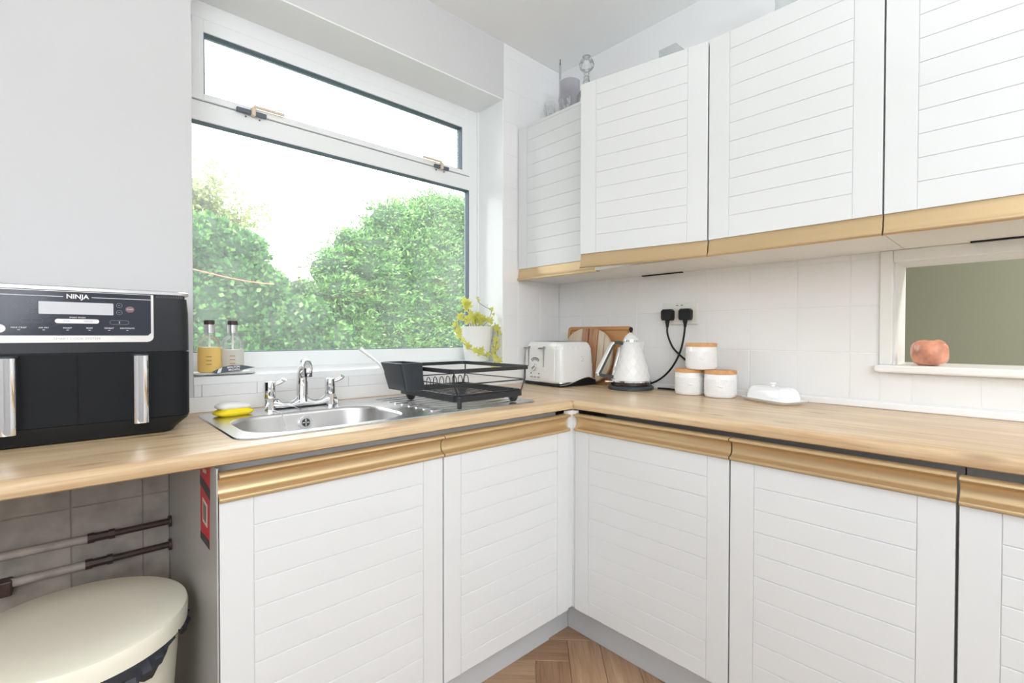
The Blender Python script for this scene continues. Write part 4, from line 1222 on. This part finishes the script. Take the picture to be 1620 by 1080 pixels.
# socket, plugs and leads
so = thing('double_socket', 'white double wall socket on the tiles above the kettle lead', 'socket', (0, -0.70, 1.229))
obj('face_plate', MB().box(-0.011, -0.0006, -0.780, -0.622, 1.184, 1.278, 0.003), mat('socket_white', (0.78, 0.78, 0.74, 1), 0.3), so)
for y in (-0.69, -0.712):
    sw = obj('switch', MB().box(-0.0135, -0.010, y - 0.007, y + 0.007, 1.250, 1.270, 0.001), mat('socket_white', (0.78, 0.78, 0.74, 1), 0.3), so)
    obj('red_mark', MB().box(-0.0140, -0.0130, y - 0.005, y + 0.005, 1.265, 1.268), PRINTB, sw)
def plug(y, label, path):
    t = thing('plug', label, 'plug', (-0.011, y, 1.215), group='black mains plugs')
    pl = [(y - 0.022, 1.203), (y - 0.026, 1.212), (y - 0.026, 1.243), (y - 0.018, 1.251), (y + 0.018, 1.251), (y + 0.026, 1.243), (y + 0.026, 1.212), (y + 0.022, 1.203)]
    sm = [(y + (a - y) * 0.86, 1.227 + (c - 1.227) * 0.86) for a, c in pl]
    obj('plug_body', MB().loft([[(-0.0115, a, c) for a, c in pl], [(-0.036, a, c) for a, c in pl], [(-0.041, a, c) for a, c in sm]]), BLACK, t, smooth=30)
    obj('cable_grip', MB().lathe([(0.006, -0.030), (0.007, -0.018), (0.0095, -0.008), (0.0095, 0.002)], (-0.027, y, 1.203), 14), BLACK, t, smooth=50)
    obj('cable', MB().tube(spline(path, 10), 0.0042, 10), BLACK, t, smooth=60)
plug(-0.652, 'black plug and lead in the left outlet of the socket', [(-0.027, -0.652, 1.178), (-0.028, -0.655, 1.14), (-0.028, -0.680, 1.085), (-0.026, -0.722, 1.045), (-0.024, -0.760, 1.015), (-0.020, -0.775, 0.97), (-0.022, -0.76, 0.925), (-0.024, -0.70, 0.9052), (-0.03, -0.66, 0.9052), (-0.038, -0.615, 0.9052)])
plug(-0.734, 'black plug and lead in the right outlet of the socket', [(-0.027, -0.734, 1.178), (-0.030, -0.728, 1.12), (-0.032, -0.712, 1.06), (-0.036, -0.68, 1.0), (-0.034, -0.635, 0.955), (-0.030, -0.58, 0.925), (-0.024, -0.50, 0.907), (-0.026, -0.46, 0.9052)])

# salt candle holder in the hatch
sl = thing('salt_candle_holder', 'pink rock salt candle holder standing on the hatch shelf', 'candle holder', (0.030, -1.513, 1.045))
bmx = bmesh.new()
bmesh.ops.create_icosphere(bmx, subdivisions=4, radius=1)
for v in bmx.verts:
    d = v.co.normalized()
    k = 1 + 0.06 * math.sin(5 * d.x + 2 * d.z) * math.cos(4 * d.y + 1) + 0.03 * math.sin(11 * d.y + 5 * d.z) * math.sin(9 * d.x)
    sx = math.copysign(abs(d.x) ** 0.75, d.x)
    sy = math.copysign(abs(d.y) ** 0.75, d.y)
    sz = math.copysign(abs(d.z) ** 0.70, d.z)
    p = Vector((sx * 0.043 * k, sy * 0.0455 * k, 0.041 + sz * 0.041 * k))
    rad = math.hypot(p.x, p.y)
    if d.z > 0.55 and rad < 0.020:
        p.z -= 0.026
    p.z = max(p.z, 0.0)
    v.co = p
obj('salt_block', MB().bm(bmx), SALT, sl, world=False, smooth=60)

# ------------------------------------------------------------------ things on top of the wall cabinets
TOPZ = 2.1275
def ontop(name, label, cat, x, y, z=TOPZ):
    return thing(name, label, cat, (x, y, z))
vs_ = ontop('glass_vase', 'smoky grey cylinder glass vase on top of the corner wall cabinet', 'vase', -0.155, -0.205, 2.1445)
obj('vase_wall', MB().lathe([(0.045, 0.0), (0.047, 0.004), (0.047, 0.212), (0.0455, 0.213), (0.0445, 0.211), (0.0445, 0.006)], (0, 0, 0), 36, True, True), SMOKE, vs_, world=False, smooth=40, recalc=False)
tv = ontop('bud_vase', 'tall thin clear glass bud vase beside the smoky vase', 'vase', -0.150, -0.137, 2.1445)
obj('vase_wall', MB().lathe([(0.022, 0.0), (0.022, 0.006), (0.006, 0.016), (0.0045, 0.06), (0.0045, 0.33), (0.006, 0.335)], (0, 0, 0), 20, True, False), CUTG, tv, world=False, smooth=40, recalc=False)
obj('dark_tip', MB().tube([(0, 0, 0.325), (0.001, 0, 0.352)], 0.0022, 8), DARKGREY, tv, world=False)
for (x, y, h_, lab) in ((-0.17, -0.085, 0.150, 'small cut glass tumbler on the corner wall cabinet, nearest the window'), (-0.23, -0.235, 0.110, 'cut glass goblet partly hidden in front of the smoky vase')):
    g_ = ontop('glass_goblet', lab, 'glass', x, y, 2.1445)
    pr = [(0.026, 0.0), (0.027, 0.004), (0.006, 0.012), (0.005, h_ * 0.35), (0.020, h_ * 0.5), (0.028, h_ * 0.75), (0.026, h_)]
    rings = [[((r_ + (0.0014 if (i + k) % 2 else -0.0014)) * math.cos(2 * PI * i / 20), (r_ + (0.0014 if (i + k) % 2 else -0.0014)) * math.sin(2 * PI * i / 20), z) for i in range(20)] for k, (r_, z) in enumerate(pr)]
    obj('goblet_wall', MB().loft(rings, True, False), CUTG, g_, world=False, recalc=False)
dc = ontop('glass_decanter', 'glass decanter with ball stopper on the wall cabinets', 'decanter', -0.155, -0.305, 2.1445)
obj('decanter_wall', MB().lathe([(0.045, 0.0), (0.05, 0.01), (0.045, 0.11), (0.018, 0.15), (0.014, 0.19), (0.019, 0.197)], (0, 0, 0), 28, True, False), CUTG, dc, world=False, smooth=40, recalc=False)
obj('stopper', MB().lathe([(0.011, 0.185), (0.013, 0.198), (0.009, 0.205), (0.014, 0.212), (0.008, 0.220), (0.020, 0.226), (0.032, 0.240), (0.036, 0.256), (0.030, 0.272), (0.012, 0.282), (0.014, 0.288), (0.020, 0.292)], (0, 0, 0), 14), CUTG, dc, world=False)
bx_ = ontop('glass_box', 'small clear glass box on top of the wall cabinet with the open door', 'box', -0.15, -0.733)
obj('box_wall', MB().box(-0.035, 0.035, -0.038, 0.038, 0.001, 0.158, 0.003), glass('pale_acrylic', tint=(0.98, 0.985, 0.985, 1), film=0.25, gloss=0.7), bx_, world=False)
jg = ontop('glass_jug', 'pale glass jug on the wall cabinets, cut off by the top edge', 'jug', -0.15, -1.155)
obj('jug_wall', MB().lathe([(0.045, 0.0), (0.045, 0.004), (0.036, 0.14), (0.040, 0.20), (0.042, 0.205)], (0, 0, 0), 28, True, False), glass('pale_glass', tint=(0.96, 0.97, 0.97, 1), film=0.35, gloss=0.7), jg, world=False, smooth=40, recalc=False)

# ------------------------------------------------------------------ below the worktop at the left
for (z, zl, xj, lab) in ((0.596, 0.600, -1.903, 'upper painted water pipe with a tarnished copper end on the wall'), (0.528, 0.524, -1.908, 'lower painted water pipe with a tarnished copper end on the wall')):
    t = thing('water_pipe', lab, 'pipe', (-2.1, -0.03, z), group='water pipes below the worktop')
    obj('painted_length', MB().tube([(-2.6, -0.028, zl + 0.002), (xj, -0.028, z)], 0.0105, 14), PIPEW, t, smooth=50)
    obj('copper_length', MB().tube([(xj, -0.028, z), (-1.7245, -0.028, z)], 0.0085, 14), PIPED, t, smooth=50)
    cpl = MB()
    for dx_, rr_, ln in ((-0.004, 0.0135, 0.014), (0.010, 0.0115, 0.036), (0.040, 0.0135, 0.012)):
        cpl.tube([(xj + dx_, -0.028, z), (xj + dx_ + ln, -0.028, z)], rr_, 8)
    obj('coupling', cpl, PIPED, t)
    obj('pipe_flange', MB().tube([(-1.731, -0.028, z), (-1.7242, -0.028, z)], 0.016, 16), PIPED, t, smooth=50)
    if z < 0.55:
        obj('pipe_clip', MB().box(-2.075, -2.045, -0.042, -0.006, 0.500, 0.538, 0.004), PIPED, t)

BX, BY = -1.936, -0.394
bn = thing('waste_bin', 'round cream waste bin with a bin bag, under the worktop', 'bin', (BX, BY, 0))
obj('bin_body', MB().lathe([(0.135, 0.0), (0.14, 0.004), (0.178, 0.50), (0.180, 0.512), (0.172, 0.512)], (0, 0, 0), 56, True, True), CREAM, bn, world=False, smooth=40)
obj('lid', MB().lathe([(0.186, 0.506), (0.1925, 0.508), (0.194, 0.538), (0.1915, 0.546), (0.184, 0.5495), (0.10, 0.552), (0.002, 0.5525)], (0, 0, 0), 72), CREAM, bn, world=False, smooth=40)
rings = []
seg = 90
for k in range(6):
    t_ = k / 5
    ring_ = []
    for i in range(seg):
        a = 2 * PI * i / seg
        dr = 0.006 * math.sin(a * 9 + k * 1.3) * t_ + 0.004 * math.sin(a * 23 + k * 2.1) * t_ + 0.003 * math.sin(a * 41 - k)
        drop = 0.030 + 0.016 * math.sin(a * 5 + 1.0) + 0.012 * math.sin(a * 13) + 0.016 * math.exp(-((a - 5.3) / 0.35) ** 2)
        r_ = 0.1875 + dr + 0.006 * math.sin(PI * t_) - 0.004 * t_
        ring_.append((r_ * math.cos(a), r_ * math.sin(a), 0.512 - drop * t_ + 0.003 * math.sin(a * 31 + k * 2)))
    rings.append(ring_)
obj('bin_bag', MB().loft(rings, False, False), BAG, bn, world=False, smooth=25, recalc=False)

# ------------------------------------------------------------------ garden
struct('ground', MB().box(-30, 30, 3.6, 60, -0.4, -0.35), LAWN)
struct('bounce_terrace', MB().box(-30, 30, -30, 3.6, -0.4, -0.36), BOUNCE)  # unseen paving, extended and paled to bounce daylight onto the ceiling

def leaf_cloud(name, pts, nrm, size, m, parent, aspect=0.5, jitter=0.9, droop=0.0, spray=False):
    """one leaf blade (a folded pair of triangles) per point"""
    if spray:
        # leaves grow in flat sprays of ten
        pts = np.repeat(pts[::10], 10, 0)
        nrm = np.repeat(nrm[::10], 10, 0)
        pts = pts + rng.normal(size=pts.shape) * np.array([0.07, 0.05, 0.018]) + nrm * rng.random((len(pts), 1)) * 0.05
    n_ = len(pts)
    d = rng.normal(size=(n_, 3)) * jitter * (np.array([1, 1, 0.35]) if spray else 1) + nrm
    d[:, 2] -= droop
    d /= np.linalg.norm(d, axis=1, keepdims=True)
    e = np.cross(d, rng.normal(size=(n_, 3)))
    e /= np.linalg.norm(e, axis=1, keepdims=True)
    f_ = np.cross(d, e)
    s_ = (size * rng.uniform(0.6, 1.4, n_))[:, None]
    a = pts
    b1 = pts + d * s_ * 0.5 + e * s_ * aspect * 0.5 + f_ * s_ * 0.08
    c = pts + d * s_
    b2 = pts + d * s_ * 0.5 - e * s_ * aspect * 0.5 + f_ * s_ * 0.08
    V = np.stack([a, b1, c, b2], 1).reshape(-1, 3).astype(np.float32)
    F = np.arange(n_ * 4, dtype=np.int32)
    me = bpy.data.meshes.new(name)
    me.vertices.add(n_ * 4)
    me.vertices.foreach_set('co', V.ravel())
    me.loops.add(n_ * 4)
    me.loops.foreach_set('vertex_index', F)
    me.polygons.add(n_)
    me.polygons.foreach_set('loop_start', np.arange(0, n_ * 4, 4, dtype=np.int32))
    me.update(calc_edges=True)
    me.materials.append(m)
    o = bpy.data.objects.new(name, me)
    sc.collection.objects.link(o)
    o.parent = parent
    o['kind'] = 'stuff'
    return o
def lumps(centres, radii, n_, core_parent, core_mat=CORE, shell=0.28):
    """points on the outside of overlapping lumps, and a dark core mesh inside them"""
    C_ = np.array(centres, float)
    R_ = np.array(radii, float)
    wgt = (R_.prod(1)) ** (2 / 3)
    k = rng.choice(len(C_), n_, p=wgt / wgt.sum())
    d = rng.normal(size=(n_, 3))
    d /= np.linalg.norm(d, axis=1, keepdims=True)
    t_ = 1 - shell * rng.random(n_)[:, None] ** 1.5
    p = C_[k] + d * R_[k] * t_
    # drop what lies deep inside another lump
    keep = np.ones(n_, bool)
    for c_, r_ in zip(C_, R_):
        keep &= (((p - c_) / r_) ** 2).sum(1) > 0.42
    mb = MB()
    for c_, r_ in zip(C_, R_):
        bm_ = bmesh.new()
        bmesh.ops.create_icosphere(bm_, subdivisions=2, radius=1)
        for v in bm_.verts:
            q = 0.88 + 0.07 * math.sin(7 * v.co.x + c_[0] * 3) * math.cos(6 * v.co.z + c_[2])
            v.co = (c_[0] + v.co.x * r_[0] * q, c_[1] + v.co.y * r_[1] * q, c_[2] + v.co.z * r_[2] * q)
        mb.bm(bm_)
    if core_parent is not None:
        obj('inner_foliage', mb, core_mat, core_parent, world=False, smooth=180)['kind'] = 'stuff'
    return p[keep], d[keep]
def trunk(parent, x, y, h_, r_, lean=0.0):
    obj('trunk', MB().tube([(x, y, -0.36), (x + lean * 0.4, y, h_ * 0.5), (x + lean, y, h_)], [r_, r_ * 0.8, r_ * 0.5], 10), BARK, parent, world=False, smooth=60)
def hedge(name, label, cols, y, ry, n_, size, m, cat='hedge', extra=(), aspect=0.45, trunks=(), spray=False):
    t = thing(name, label, cat, (0, 0, 0))
    cen, rad = [], []
    for x, top, rx in cols:
        h_ = top + 0.35
        cen.append((x, y + random.uniform(-0.1, 0.1), -0.35 + h_ * 0.46))
        rad.append((rx, ry, h_ * 0.54))
        cen.append((x + random.uniform(-0.1, 0.1), y - ry * 0.15, 0.6))
        rad.append((rx * 1.05, ry, 0.95))
        for q in range(4):
            a_ = random.uniform(-1.2, 1.2)
            r_ = random.uniform(0.16, 0.26)
            cen.append((x + math.sin(a_) * rx * 0.8, y - ry * random.uniform(0.1, 0.6), min(top - r_ * 0.9, -0.35 + h_ * 0.46 + math.cos(a_) * h_ * 0.5)))
            rad.append((r_ * 1.2, r_, r_))
    for c_, r_ in extra:
        cen.append(c_)
        rad.append(r_)
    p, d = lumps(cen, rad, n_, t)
    # only the side that can be seen from the house and its rim is planted densely
    keep = d[:, 1] < 0.35
    leaf_cloud('foliage', p[keep], d[keep], size, m, t, aspect, spray=spray)
    for x, h_, r_, ln in trunks:
        trunk(t, x, y, h_, r_, ln)
    return t
hedge('conifer_hedge', 'tall feathery green conifer hedge filling the right of the window view',
      [(0.86, 2.30, 0.42), (1.12, 2.62, 0.42), (1.50, 3.02, 0.45), (1.95, 3.30, 0.48), (2.45, 3.42, 0.5), (2.95, 3.58, 0.5), (3.5, 3.8, 0.55), (4.1, 3.7, 0.6)], 5.0, 0.75, 230000, 0.06, HEDGE, aspect=0.35, spray=True)
hedge('broadleaf_bush', 'leafy round green bush filling the left of the window view',
      [(-1.9, 2.2, 0.5), (-1.3, 2.40, 0.45), (-0.85, 2.42, 0.40), (-0.50, 2.26, 0.36), (-0.18, 1.90, 0.34), (0.12, 1.55, 0.30), (0.34, 1.30, 0.25)], 4.5, 0.6, 80000, 0.055, IVY, 'bush', aspect=0.75,
      trunks=((-0.9, 1.6, 0.05, 0.15), (0.2, 1.1, 0.02, 0.1)))
hedge('yellow_shrub', 'low yellow green shrub in the gap between bush and hedge',
      [(0.55, 1.40, 0.26), (0.85, 1.25, 0.24)], 4.9, 0.25, 5000, 0.06, YSHRUB, 'shrub', aspect=0.5, trunks=((0.6, 1.3, 0.012, 0.05),))
hedge('distant_shrub', 'loose grey green shrub further back in the gap',
      [(0.55, 1.95, 0.35), (0.95, 2.05, 0.35), (1.3, 2.0, 0.4)], 6.6, 0.4, 9000, 0.06, TREEL, 'shrub', aspect=0.5)
# thin tree behind the bush
t = thing('young_tree', 'sparse pale leaved tree rising behind the left bush', 'tree', (0, 0, 0))
trunk(t, -0.55, 7.4, 2.9, 0.06, 0.2)
br_pts = []
bm_b = MB()
for k in range(30):
    a = random.uniform(-1.0, 1.15)
    L_ = random.uniform(0.5, 1.15)
    p0 = Vector((-0.40 + random.uniform(-0.1, 0.1), 7.4, random.uniform(2.2, 2.9)))
    p1 = p0 + Vector((math.sin(a) * L_ * 1.1, random.uniform(-0.4, 0.4), math.cos(a) * L_))
    p1.z = min(p1.z, 3.85 - 0.45 * abs(p1.x + 0.35))
    pm = (p0 + p1) / 2 + Vector((0, 0, 0.1))
    sp_ = spline([p0, pm, p1], 6)
    bm_b.tube(sp_, [0.016 - 0.001 * i for i in range(len(sp_))], 5)
    br_pts += sp_[4:]
ob_ = obj('branch_work', bm_b, BARK, t, world=False)
ob_['kind'] = 'stuff'
bp_ = np.array([tuple(p) for p in br_pts])
pts = np.repeat(bp_, 30, 0) + rng.normal(size=(len(bp_) * 30, 3)) * 0.14
leaf_cloud('foliage', pts, rng.normal(size=pts.shape), 0.075, TREEL, t, 0.55)
wl_ = obj('washing_line', MB().tube(spline([(-2.6, 4.02, 2.10), (-0.99, 3.86, 1.77), (-0.6, 3.83, 1.70), (-0.3, 3.82, 1.68)], 8), 0.006, 6), ROPE)
tag(wl_, 'thin red washing line strung in front of the left bush', 'line')
